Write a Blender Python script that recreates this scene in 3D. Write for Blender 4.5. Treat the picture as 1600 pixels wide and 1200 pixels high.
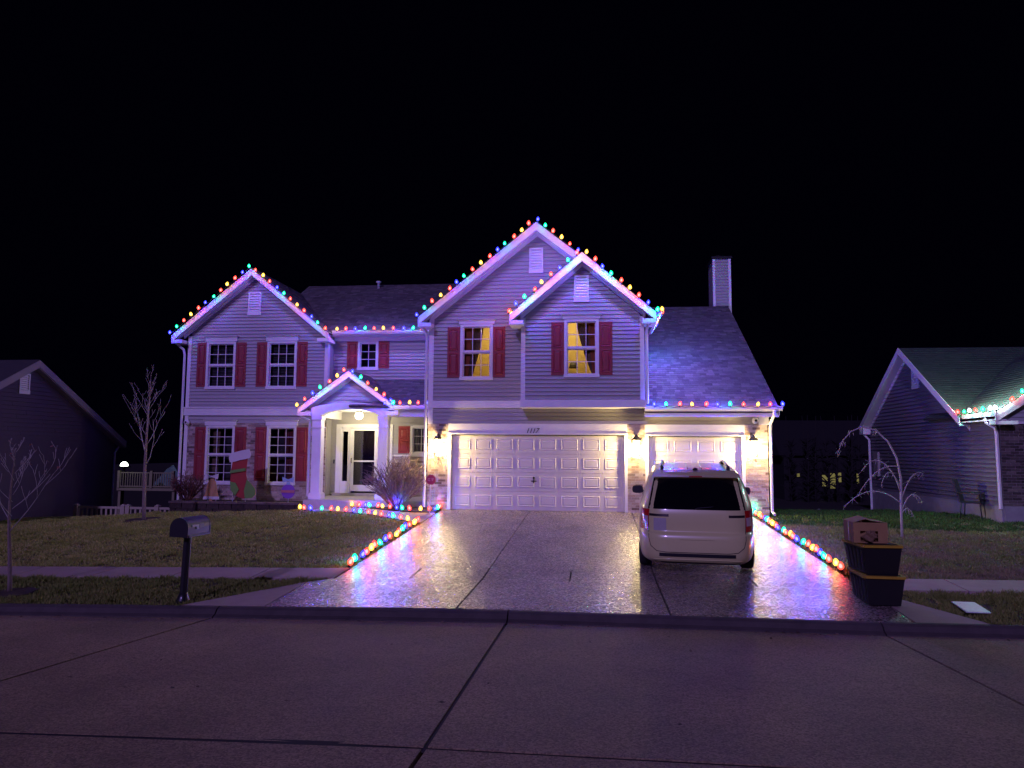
import bpy, math, random
import numpy as np
from mathutils import Vector, Matrix

random.seed(11)
RNG = np.random.default_rng(5)
for o in list(bpy.data.objects):
    bpy.data.objects.remove(o)
SC = bpy.context.scene
COL = SC.collection
PI = math.pi
R = math.radians

# ------------------------------------------------------------------ camera, night sky, faint street light, exposure
YAW, PITCH, ROLL = R(6.6), R(5.2), R(0.4)
cam_data = bpy.data.cameras.new('camera')
cam_data.sensor_fit = 'HORIZONTAL'
cam_data.sensor_width = 36.0
cam_data.lens = 36.0 * 1150.0 / 1600.0
cam_data.clip_start = 0.1
cam_data.clip_end = 2000.0
cam = bpy.data.objects.new('camera', cam_data)
COL.objects.link(cam)
_fw = Vector((-math.sin(YAW) * math.cos(PITCH), math.cos(YAW) * math.cos(PITCH), math.sin(PITCH)))
_r0 = Vector((math.cos(YAW), math.sin(YAW), 0))
_u0 = _r0.cross(_fw)
_rt = _r0 * math.cos(ROLL) + _u0 * math.sin(ROLL)
_up = -_r0 * math.sin(ROLL) + _u0 * math.cos(ROLL)
_m = Matrix((_rt, _up, -_fw)).transposed().to_4x4()
_m.translation = Vector((0, 0, 1.70))
cam.matrix_world = _m
SC.camera = cam

world = bpy.data.worlds.new('World')
SC.world = world
world.use_nodes = True
bg = world.node_tree.nodes['Background']
bg.inputs['Color'].default_value = (0.16, 0.11, 1.0, 1)
bg.inputs['Strength'].default_value = 0.0014

SUN_ELEV, SUN_AZ = R(26), R(15)          # street light glow from across the road, a little from the left
sun_d = bpy.data.lights.new('sun', 'SUN')
sun_d.energy = 1.25
sun_d.angle = R(2)
sun_d.color = (0.44, 0.29, 1.0)
sun = bpy.data.objects.new('sun', sun_d)
COL.objects.link(sun)
_sd = Vector((math.sin(SUN_AZ) * math.cos(SUN_ELEV), math.cos(SUN_AZ) * math.cos(SUN_ELEV), -math.sin(SUN_ELEV)))
sun.rotation_euler = _sd.to_track_quat('-Z', 'Y').to_euler()
sun.location = (-4, -10, 9)

SC.view_settings.view_transform = 'Standard'
SC.view_settings.look = 'None'
SC.view_settings.exposure = 0.0
SC.view_settings.gamma = 1.0
SC.view_settings.use_curve_mapping = False
SC.render.engine = 'CYCLES'
SC.cycles.use_denoising = True
SC.cycles.max_bounces = 6
SC.cycles.transparent_max_bounces = 12
SC.cycles.caustics_reflective = False
SC.cycles.caustics_refractive = False
SC.cycles.sample_clamp_indirect = 3.0
SC.cycles.sample_clamp_direct = 120.0
SC.cycles.use_light_tree = True

# ------------------------------------------------------------------ materials
MATS = {}


def srgb(r, g, b):
    f = lambda c: (c / 255.0 / 12.92) if c / 255.0 <= 0.04045 else ((c / 255.0 + 0.055) / 1.055) ** 2.4
    return (f(r), f(g), f(b))


def mat(name, col, rough=0.6, var=0.12, scale=6.0, bump=0.0, bscale=60.0, metal=0.0, coat=0.0, spec=0.5,
        rnd=None, cols=None, rvar=0.0, detail=5.0, stretch=None):
    """procedural principled: noise-varied colour, optional random per piece ('island'/'object') colour ramp, bump"""
    if name in MATS:
        return MATS[name]
    m = bpy.data.materials.new(name)
    m.use_nodes = True
    nt = m.node_tree
    N, L = nt.nodes, nt.links
    p = N['Principled BSDF']
    p.inputs['Roughness'].default_value = rough
    p.inputs['Metallic'].default_value = metal
    p.inputs['Coat Weight'].default_value = coat
    p.inputs['Coat Roughness'].default_value = 0.08
    p.inputs['Specular IOR Level'].default_value = spec
    tc = N.new('ShaderNodeTexCoord')
    geo = N.new('ShaderNodeNewGeometry')
    src = geo.outputs['Position']
    if stretch:
        mp = N.new('ShaderNodeMapping')
        mp.inputs['Scale'].default_value = stretch
        L.new(src, mp.inputs['Vector'])
        src = mp.outputs['Vector']
    if rnd:
        ramp = N.new('ShaderNodeValToRGB')
        ramp.color_ramp.interpolation = 'LINEAR'
        els = ramp.color_ramp.elements
        while len(els) < len(cols):
            els.new(0.5)
        for i, c in enumerate(cols):
            els[i].position = i / (len(cols) - 1)
            els[i].color = (*c, 1)
        if rnd == 'object':
            oi = N.new('ShaderNodeObjectInfo')
            L.new(oi.outputs['Random'], ramp.inputs['Fac'])
        else:
            L.new(geo.outputs['Random Per Island'], ramp.inputs['Fac'])
        base = ramp.outputs['Color']
    else:
        rgb = N.new('ShaderNodeRGB')
        rgb.outputs[0].default_value = (*col, 1)
        base = rgb.outputs[0]
    if var > 0:
        no = N.new('ShaderNodeTexNoise')
        no.inputs['Scale'].default_value = scale
        no.inputs['Detail'].default_value = detail
        no.inputs['Roughness'].default_value = 0.65
        L.new(src, no.inputs['Vector'])
        mr = N.new('ShaderNodeMapRange')
        mr.inputs['From Min'].default_value = 0.25
        mr.inputs['From Max'].default_value = 0.75
        mr.inputs['To Min'].default_value = 1 - var
        mr.inputs['To Max'].default_value = 1 + var
        L.new(no.outputs['Fac'], mr.inputs['Value'])
        mx = N.new('ShaderNodeMix')
        mx.data_type = 'RGBA'
        mx.blend_type = 'MULTIPLY'
        mx.inputs['Factor'].default_value = 1
        L.new(base, mx.inputs['A'])
        L.new(mr.outputs['Result'], mx.inputs['B'])
        base = mx.outputs['Result']
        if rvar:
            r2 = N.new('ShaderNodeMapRange')
            r2.inputs['From Min'].default_value = 0.3
            r2.inputs['From Max'].default_value = 0.7
            r2.inputs['To Min'].default_value = max(0.05, rough - rvar)
            r2.inputs['To Max'].default_value = min(1, rough + rvar)
            L.new(no.outputs['Fac'], r2.inputs['Value'])
            L.new(r2.outputs['Result'], p.inputs['Roughness'])
    L.new(base, p.inputs['Base Color'])
    if bump > 0:
        nb = N.new('ShaderNodeTexNoise')
        nb.inputs['Scale'].default_value = bscale
        nb.inputs['Detail'].default_value = 4
        L.new(src, nb.inputs['Vector'])
        bp = N.new('ShaderNodeBump')
        bp.inputs['Strength'].default_value = bump
        bp.inputs['Distance'].default_value = 0.02
        L.new(nb.outputs['Fac'], bp.inputs['Height'])
        L.new(bp.outputs['Normal'], p.inputs['Normal'])
    MATS[name] = m
    return m


def emit(name, col, strength, sampled=False):
    m = bpy.data.materials.new(name)
    m.use_nodes = True
    nt = m.node_tree
    nt.nodes.clear()
    e = nt.nodes.new('ShaderNodeEmission')
    e.inputs['Color'].default_value = (*col, 1)
    e.inputs['Strength'].default_value = strength
    o = nt.nodes.new('ShaderNodeOutputMaterial')
    nt.links.new(e.outputs[0], o.inputs['Surface'])
    if not sampled:
        m.cycles.emission_sampling = 'NONE'
    return m


def glow_glass(name, col, strength, fac):
    m = bpy.data.materials.new(name)
    m.use_nodes = True
    nt = m.node_tree
    nt.nodes.clear()
    e = nt.nodes.new('ShaderNodeEmission'); e.inputs['Color'].default_value = (*col, 1); e.inputs['Strength'].default_value = strength
    t = nt.nodes.new('ShaderNodeBsdfTransparent')
    mx = nt.nodes.new('ShaderNodeMixShader'); mx.inputs[0].default_value = fac
    o = nt.nodes.new('ShaderNodeOutputMaterial')
    nt.links.new(t.outputs[0], mx.inputs[1]); nt.links.new(e.outputs[0], mx.inputs[2]); nt.links.new(mx.outputs[0], o.inputs['Surface'])
    m.cycles.emission_sampling = 'NONE'
    return m


def glass_mat(name, tint, gloss, ior=1.5, rough=0.02):
    """thin pane: mostly clear, fresnel reflection on top"""
    m = bpy.data.materials.new(name)
    m.use_nodes = True
    nt = m.node_tree
    nt.nodes.clear()
    t = nt.nodes.new('ShaderNodeBsdfTransparent')
    t.inputs['Color'].default_value = (*tint, 1)
    g = nt.nodes.new('ShaderNodeBsdfGlossy')
    g.inputs['Roughness'].default_value = rough
    fr = nt.nodes.new('ShaderNodeFresnel')
    fr.inputs['IOR'].default_value = ior
    mp = nt.nodes.new('ShaderNodeMath')
    mp.operation = 'ADD'
    mp.inputs[1].default_value = gloss
    nt.links.new(fr.outputs[0], mp.inputs[0])
    mx = nt.nodes.new('ShaderNodeMixShader')
    nt.links.new(mp.outputs[0], mx.inputs[0])
    nt.links.new(t.outputs[0], mx.inputs[1])
    nt.links.new(g.outputs[0], mx.inputs[2])
    o = nt.nodes.new('ShaderNodeOutputMaterial')
    nt.links.new(mx.outputs[0], o.inputs['Surface'])
    return m


SIDING = mat('siding', (0.34, 0.325, 0.31), 0.55, 0.07, 3.0, 0.08, 90, stretch=(1, 1, 6))
TRIM = mat('white_trim', (0.72, 0.71, 0.70), 0.45, 0.06, 3.0)
GDOOR = mat('garage_door_paint', (0.66, 0.63, 0.58), 0.45, 0.06, 2.0, 0.05, 120)
SHUT = mat('shutter_red', (0.25, 0.020, 0.028), 0.5, 0.15, 5.0)
BR_COLS = [(0.13, 0.085, 0.07), (0.40, 0.30, 0.24), (0.50, 0.40, 0.33), (0.30, 0.21, 0.17), (0.55, 0.47, 0.40), (0.20, 0.15, 0.13)]
BRICK_O = mat('brick_single', (0, 0, 0), 0.85, 0.25, 25, 0.3, 90, rnd='object', cols=BR_COLS)
BRICK_I = mat('brick_joined', (0, 0, 0), 0.85, 0.25, 25, 0.3, 90, rnd='island', cols=BR_COLS)
MORTAR = mat('mortar', (0.46, 0.42, 0.37), 0.95, 0.2, 20, 0.3, 150)
SH_COLS = [(0.07, 0.06, 0.07), (0.15, 0.135, 0.145), (0.09, 0.08, 0.09), (0.19, 0.17, 0.18), (0.08, 0.07, 0.08), (0.13, 0.12, 0.13)]
SHINGLE = mat('shingle', (0, 0, 0), 0.9, 0.3, 30, 0.35, 160, rnd='island', cols=SH_COLS)
SHINGLE_N = mat('neighbour_shingle', (0, 0, 0), 0.9, 0.3, 30, 0.35, 160, rnd='island', cols=[(0.022, 0.04, 0.033), (0.04, 0.06, 0.05), (0.03, 0.045, 0.04)])
ROOFDECK = mat('roof_underlay', (0.05, 0.045, 0.05), 0.95, 0.2, 8)
GUTTER = mat('gutter_white', (0.70, 0.69, 0.69), 0.35, 0.05, 4)
METALDK = mat('dark_metal', (0.02, 0.02, 0.022), 0.4, 0.2, 20, metal=0.6)
CONCRETE = mat('porch_concrete', (0.38, 0.35, 0.32), 0.8, 0.18, 5, 0.25, 80)
BLACKPL = mat('black_plastic', (0.012, 0.012, 0.016), 0.45, 0.2, 12)
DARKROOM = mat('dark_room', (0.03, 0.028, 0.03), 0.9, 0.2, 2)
BLIND = mat('blind', (0.10, 0.10, 0.11), 0.6, 0.08, 6)
PANE = glass_mat('window_glass', (0.92, 0.93, 0.95), 0.03)
DARKGLASS = glass_mat('storm_glass', (0.55, 0.55, 0.6), 0.05)
DARKBARK = mat('dark_bark', (0.012, 0.010, 0.010), 0.95, 0.3, 20)
WOODY = mat('bark', (0.22, 0.17, 0.14), 0.9, 0.3, 40, 0.5, 120)
TWIG = mat('twig', (0.40, 0.37, 0.33), 0.85, 0.25, 30)

# ------------------------------------------------------------------ builders
WLOC = {}


def wl(o):
    return WLOC.get(o.name, Vector((0, 0, 0))) if o else Vector((0, 0, 0))


def tag(o, label=None, cat=None, group=None, kind=None):
    if label: o['label'] = label
    if cat: o['category'] = cat
    if group: o['group'] = group
    if kind: o['kind'] = kind
    return o


def put(name, data, loc, parent=None, rot=None, scale=None):
    o = bpy.data.objects.new(name, data)
    COL.objects.link(o)
    loc = Vector(loc)
    if parent:
        o.parent = parent
    o.location = loc - wl(parent)
    if rot: o.rotation_euler = rot
    if scale: o.scale = scale
    WLOC[o.name] = loc
    return o


def empty(name, loc, label, cat, group=None):
    return tag(put(name, None, loc), label, cat, group)


def blob(cx, cz, rx, rz, ang=0.0, n=22, p=2.4):
    o = []
    for i in range(n):
        t = 2 * PI * i / n
        x = rx * math.copysign(abs(math.cos(t)) ** (2 / p), math.cos(t)); z = rz * math.copysign(abs(math.sin(t)) ** (2 / p), math.sin(t))
        o.append((cx + x * math.cos(ang) - z * math.sin(ang), cz + x * math.sin(ang) + z * math.cos(ang)))
    return o


class MB:
    def __init__(s):
        s.v, s.f, s.m, s.sm = [], [], [], []

    def add(s, vs, fs, mi=0, smooth=False):
        b = len(s.v)
        s.v.extend([tuple(p) for p in vs])
        for f in fs:
            s.f.append(tuple(b + i for i in f))
            s.m.append(mi)
            s.sm.append(smooth)
        return s

    def box(s, x0, x1, y0, y1, z0, z1, mi=0):
        return s.add([(x0, y0, z0), (x1, y0, z0), (x1, y1, z0), (x0, y1, z0), (x0, y0, z1), (x1, y0, z1), (x1, y1, z1), (x0, y1, z1)],
                     [(0, 3, 2, 1), (4, 5, 6, 7), (0, 1, 5, 4), (1, 2, 6, 5), (2, 3, 7, 6), (3, 0, 4, 7)], mi)

    def hexa(s, bot, top, mi=0):
        """two quads with matching corners"""
        return s.add(list(bot) + list(top), [(0, 3, 2, 1), (4, 5, 6, 7), (0, 1, 5, 4), (1, 2, 6, 5), (2, 3, 7, 6), (3, 0, 4, 7)], mi)

    def prism(s, a, b, mi=0):
        """polygon a (list of 3D points) joined to the same polygon b"""
        n = len(a)
        fs = [tuple(range(n - 1, -1, -1)), tuple(range(n, 2 * n))]
        fs += [(i, (i + 1) % n, n + (i + 1) % n, n + i) for i in range(n)]
        return s.add(list(a) + list(b), fs, mi)

    def tube(s, pts, rad, n=6, mi=0, caps=True, smooth=True):
        pts = [Vector(p) for p in pts]
        k = len(pts)
        if not hasattr(rad, '__len__'): rad = [rad] * k
        vs, fs = [], []
        ref = None
        for i in range(k):
            d = (pts[min(i + 1, k - 1)] - pts[max(i - 1, 0)])
            if d.length < 1e-9: d = Vector((0, 0, 1))
            d.normalize()
            if ref is None:
                ref = Vector((1, 0, 0)) if abs(d.x) < 0.8 else Vector((0, 1, 0))
            a = (ref - d * ref.dot(d))
            if a.length < 1e-6: a = d.orthogonal()
            a.normalize()
            ref = a
            b = d.cross(a)
            for j in range(n):
                t = 2 * PI * j / n
                vs.append(pts[i] + (a * math.cos(t) + b * math.sin(t)) * rad[i])
        for i in range(k - 1):
            for j in range(n):
                fs.append((i * n + j, i * n + (j + 1) % n, (i + 1) * n + (j + 1) % n, (i + 1) * n + j))
        if caps:
            fs.append(tuple(range(n - 1, -1, -1)))
            fs.append(tuple((k - 1) * n + j for j in range(n)))
        return s.add(vs, fs, mi, smooth)

    def lathe(s, c, prof, n=12, mi=0, axis='z', smooth=True):
        """prof: list of (radius, height)"""
        vs, fs = [], []
        for r, h in prof:
            for j in range(n):
                t = 2 * PI * j / n
                a, b = r * math.cos(t), r * math.sin(t)
                if axis == 'z': vs.append((c[0] + a, c[1] + b, c[2] + h))
                elif axis == 'y': vs.append((c[0] + a, c[1] + h, c[2] + b))
                else: vs.append((c[0] + h, c[1] + a, c[2] + b))
        for i in range(len(prof) - 1):
            for j in range(n):
                fs.append((i * n + j, i * n + (j + 1) % n, (i + 1) * n + (j + 1) % n, (i + 1) * n + j))
        if prof[0][0] > 1e-4: fs.append(tuple(range(n - 1, -1, -1)))
        if prof[-1][0] > 1e-4: fs.append(tuple((len(prof) - 1) * n + j for j in range(n)))
        return s.add(vs, fs, mi, smooth)

    def mesh(s, name, mats, centre=True, M=None):
        vs = s.v
        if M is not None:
            vs = [tuple(M @ Vector(p)) for p in vs]
        A = np.array(vs, dtype=np.float64)
        c = np.zeros(3)
        if centre:
            c = np.array([(A[:, 0].min() + A[:, 0].max()) / 2, (A[:, 1].min() + A[:, 1].max()) / 2, A[:, 2].min()])
        me = bpy.data.meshes.new(name)
        me.from_pydata((A - c).tolist(), [], s.f)
        if not isinstance(mats, (list, tuple)): mats = [mats]
        for m in mats: me.materials.append(m)
        me.polygons.foreach_set('material_index', s.m)
        me.polygons.foreach_set('use_smooth', s.sm)
        me.update()
        return me, Vector(c)

    def build(s, name, mats, parent=None, M=None):
        me, c = s.mesh(name, mats, True, M)
        return put(name, me, c, parent)


def front(Y):
    return lambda s, z, d: (s, Y - d, z)


def faceminusx(X):
    return lambda s, z, d: (X - d, s, z)


def faceplusx(X):
    return lambda s, z, d: (X + d, s, z)


def wedge(mb, P, a0, a1, b0, b1, z0, z1, d0, d1, mi=0):
    """board: bottom edge a0..a1 at z0 standing d0 out, top edge b0..b1 at z1 standing d1 out"""
    mb.hexa([P(a0, z0, 0), P(a1, z0, 0), P(a1, z0, d0), P(a0, z0, d0)], [P(b0, z1, 0), P(b1, z1, 0), P(b1, z1, d1), P(b0, z1, d1)], mi)


def pbox(mb, P, s0, s1, z0, z1, d0, d1, mi=0):
    mb.hexa([P(s0, z0, d0), P(s1, z0, d0), P(s1, z0, d1), P(s0, z0, d1)], [P(s0, z1, d0), P(s1, z1, d0), P(s1, z1, d1), P(s0, z1, d1)], mi)


def siding(parent, P, s0, s1, z0, z1, openings=(), lim=None, exp=0.112, name='siding_board', m=None):
    """lap siding, one object for each course; lim(z) -> (lo, hi) clips gables; openings (s0,s1,z0,z1)"""
    z = z0
    while z < z1 - 0.01:
        zt = min(z + exp, z1)
        lo0, hi0, lo1, hi1 = s0, s1, s0, s1
        if lim:
            l, h = lim(z); lo0, hi0 = max(s0, l), min(s1, h)
            l, h = lim(zt); lo1, hi1 = max(s0, l), min(s1, h)
        if hi0 - lo0 > 0.06:
            if hi1 < lo1: lo1 = hi1 = (lo1 + hi1) / 2
            cuts = sorted((o[0], o[1]) for o in openings if o[2] < (z + zt) / 2 < o[3])
            segs, cur = [], lo0
            for c0, c1 in cuts:
                if c0 > cur: segs.append((cur, c0))
                cur = max(cur, c1)
            if cur < hi0: segs.append((cur, hi0))
            cut = []
            for a, b in segs:   # long courses are made of lengths that meet at a seam
                while b - a > 4.3:
                    c = a + random.uniform(1.2, 2.9)
                    cut.append((a, c - 0.0015)); a = c + 0.0015
                cut.append((a, b))
            for a, b in cut:
                ta = lo1 if a == lo0 else a
                tb = hi1 if b == hi0 else b
                wob = random.uniform(-0.0012, 0.0012)
                mb = MB()
                wedge(mb, P, a, b, ta, tb, z, zt, 0.034 + wob, 0.003)
                mb.build(name, m or SIDING, parent)
        z = zt


BL, BH, BM = 0.203, 0.062, 0.010
_full = None


def bricks(parent, P, s0, s1, z0, z1, openings=(), single=False, m=None, backing=0.06):
    global _full
    mb = MB()
    row, z = 0, z0
    spans = []
    while z < z1 - 0.02:
        zt = min(z + BH, z1)
        off = (BL + BM) / 2 if row % 2 else 0
        s = s0 - off
        while s < s1 - 0.005:
            a, b = max(s, s0), min(s + BL, s1)
            s += BL + BM
            if b - a < 0.025: continue
            zc = (z + zt) / 2
            parts = [(a, b)]
            for o in openings:
                if o[2] < zc < o[3]:
                    nw = []
                    for (p, q) in parts:
                        if q <= o[0] or p >= o[1]: nw.append((p, q)); continue
                        if p < o[0]: nw.append((p, o[0]))
                        if q > o[1]: nw.append((o[1], q))
                    parts = nw
            for p, q in parts:
                if q - p > 0.02: spans.append((p, q, z, zt))
        z = zt + BM
        row += 1
    back = MB()
    if not openings:
        pbox(back, P, s0, s1, z0, z1, -backing, 0.0)
    else:  # mortar strips between the openings
        xs = sorted(set([s0, s1] + [max(s0, min(s1, o[i])) for o in openings for i in (0, 1)]))
        for a, b in zip(xs[:-1], xs[1:]):
            if b - a < 1e-4: continue
            zs = z0
            for o in sorted(openings, key=lambda o: o[2]):
                if o[0] < (a + b) / 2 < o[1]:
                    if o[2] > zs: pbox(back, P, a, b, zs, min(o[2], z1), -backing, 0.0)
                    zs = max(zs, o[3])
            if zs < z1: pbox(back, P, a, b, zs, z1, -backing, 0.0)
    if single:
        pier = back.build('brick_pier', MORTAR, parent)
        cache = {}
        for (p, q, za, zb) in spans:
            key = (round(q - p, 3), round(zb - za, 3))
            if key not in cache:
                b = MB()
                w, h = q - p, zb - za
                pbox(b, lambda s, z, d: (s, -d, z), -w / 2, w / 2, 0, h, 0.0, 0.012)
                cache[key] = b.mesh('brick', BRICK_O, False)[0]
            loc = Vector(P((p + q) / 2, za, random.uniform(-0.002, 0.003)))
            put('brick', cache[key], loc, pier)
        return pier
    for (p, q, za, zb) in spans:
        pbox(mb, P, p, q, za, zb, 0.0, 0.012 + random.uniform(-0.002, 0.003))
    bb = back.build('brick_backing', MORTAR, parent)
    o = mb.build('brickwork', m or BRICK_I, bb)
    o['kind'] = 'stuff'
    return bb


def shingles(parent, O, U, V, poly, exp=0.14, name='shingles', deck=True, th=0.012, m=None):
    """roof surface: O origin at the eave, U along it, V up the slope (unit), poly in (u,v)"""
    O, U, V = Vector(O), Vector(U).normalized(), Vector(V).normalized()
    Nn = U.cross(V)
    if Nn.z < 0: Nn = -Nn
    mb = MB()
    vmax = max(p[1] for p in poly)
    v = min(p[1] for p in poly)

    def span(vv):
        xs = []
        n = len(poly)
        for i in range(n):
            a, b = poly[i], poly[(i + 1) % n]
            if (a[1] - vv) * (b[1] - vv) < 0:
                xs.append(a[0] + (b[0] - a[0]) * (vv - a[1]) / (b[1] - a[1]))
        return (min(xs), max(xs)) if len(xs) >= 2 else None
    while v < vmax:
        vt = min(v + exp, vmax)
        sp = span((v + vt) / 2)
        if sp:
            u = sp[0] - random.uniform(0, 0.25)
            while u < sp[1]:
                w = random.uniform(0.11, 0.27)
                a, b = max(u, sp[0]), min(u + w - 0.006, sp[1])
                u += w
                if b - a < 0.02: continue
                h0 = th + random.choice((0.0, 0.0, 0.007)) + random.uniform(0, 0.002)
                dv = random.uniform(-0.006, 0.004)
                pt = lambda uu, vv, h: O + U * uu + V * vv + Nn * h
                mb.add([pt(a, v + dv, h0), pt(b, v + dv, h0), pt(b, vt + 0.02, 0.003), pt(a, vt + 0.02, 0.003), pt(a, v + dv, 0), pt(b, v + dv, 0)],
                       [(0, 1, 2, 3), (4, 5, 1, 0), (0, 3, 4), (1, 5, 2)])
        v = vt
    o = None
    if deck:
        d = MB()
        top = [O + U * p[0] + V * p[1] - Nn * 0.001 for p in poly]
        bot = [p - Nn * 0.05 for p in top]
        d.prism(bot, top)
        o = d.build('roof', ROOFDECK, parent)
    s = mb.build(name, m or SHINGLE, o or parent)
    s['kind'] = 'stuff'
    return o or s


def raised_panel(name, P, s0, s1, z0, z1, parent, m, d=0.0, k=1.0, mesh_only=False):
    mb = MB()
    rings = [(0, 0.0), (0.018, 0.016), (0.040, 0.003), (0.075, 0.011)]
    vs = []
    for ins, dd in rings:
        i = ins * k
        for (s, z) in ((s0 + i, z0 + i), (s1 - i, z0 + i), (s1 - i, z1 - i), (s0 + i, z1 - i)):
            vs.append(P(s, z, d + dd * k))
    fs = []
    for r in range(3):
        for j in range(4):
            fs.append((r * 4 + j, r * 4 + (j + 1) % 4, (r + 1) * 4 + (j + 1) % 4, (r + 1) * 4 + j))
    fs.append((12, 13, 14, 15))
    mb.add(vs, fs)
    return mb.build(name, m, parent)


def smooth(a, b, x):
    t = max(0.0, min(1.0, (x - a) / (b - a)))
    return t * t * (3 - 2 * t)


def ground_z(x, y):
    base = 0.05 * (min(y, 20.8) - 20.8)
    if y < 10.35: base = 0.05 * (10.35 - 20.8)
    lat = 0.02 * min(0.0, x + 2.0) * (1 - smooth(14, 20, y) * smooth(-11, -6, x))
    lat -= 0.14 * smooth(-12, -17, x) * smooth(17, 21, y)
    if x > 4.1:
        lat += 0.012 * (min(x, 14) - 4.1) * (1 - smooth(14, 20, y))
        lat += 0.10 * smooth(8.5, 10.5, x) * smooth(14, 19, y)
        if y > 21: lat -= min(0.05 * (y - 21), 1.6)
    if x < -13.6 and y > 21.0: lat -= min(0.16 * (y - 21.0), 2.6) * smooth(-13.6, -14.6, x)
    if y > 36: lat -= min(0.02 * (y - 36), 1.0)
    return base + lat


def road_z(x, y):
    return ground_z(x, 10.35) - 0.088 + 0.028 * (10.05 - max(y, 5.5)) - 0.028 * max(0, 5.5 - y)


# ================================================================== SETTING
SOIL = mat('soil_and_thatch', (0.10, 0.085, 0.042), 0.95, 0.45, 2.2, 0.6, 30)
ROADM = mat('road_concrete', (0.28, 0.215, 0.115), 0.85, 0.34, 0.8, 0.45, 90, rvar=0.08, detail=13)
_nt = ROADM.node_tree
_p = _nt.nodes['Principled BSDF']
_b = _p.inputs['Base Color'].links[0].from_socket
_g = [n for n in _nt.nodes if n.bl_idname == 'ShaderNodeNewGeometry'][0]
_v = _nt.nodes.new('ShaderNodeTexVoronoi'); _v.inputs['Scale'].default_value = 70
_nt.links.new(_g.outputs['Position'], _v.inputs['Vector'])
_s = _nt.nodes.new('ShaderNodeSeparateColor'); _nt.links.new(_v.outputs['Color'], _s.inputs['Color'])
_r = _nt.nodes.new('ShaderNodeMapRange'); _r.inputs['To Min'].default_value = 0.6; _r.inputs['To Max'].default_value = 1.4
_nt.links.new(_s.outputs[0], _r.inputs['Value'])
_x = _nt.nodes.new('ShaderNodeMix'); _x.data_type = 'RGBA'; _x.blend_type = 'MULTIPLY'; _x.inputs['Factor'].default_value = 1
_nt.links.new(_b, _x.inputs['A']); _nt.links.new(_r.outputs['Result'], _x.inputs['B']); _nt.links.new(_x.outputs['Result'], _p.inputs['Base Color'])
SIDEW = mat('sidewalk_concrete', (0.36, 0.28, 0.23), 0.8, 0.14, 3, 0.2, 120)
KERBM = mat('kerb_concrete', (0.075, 0.062, 0.056), 0.8, 0.3, 4, 0.3, 90)  # shade on the street face is put into this dark colour
JOINT = mat('joint_filler', (0.018, 0.016, 0.016), 0.9, 0.2, 10)


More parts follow.
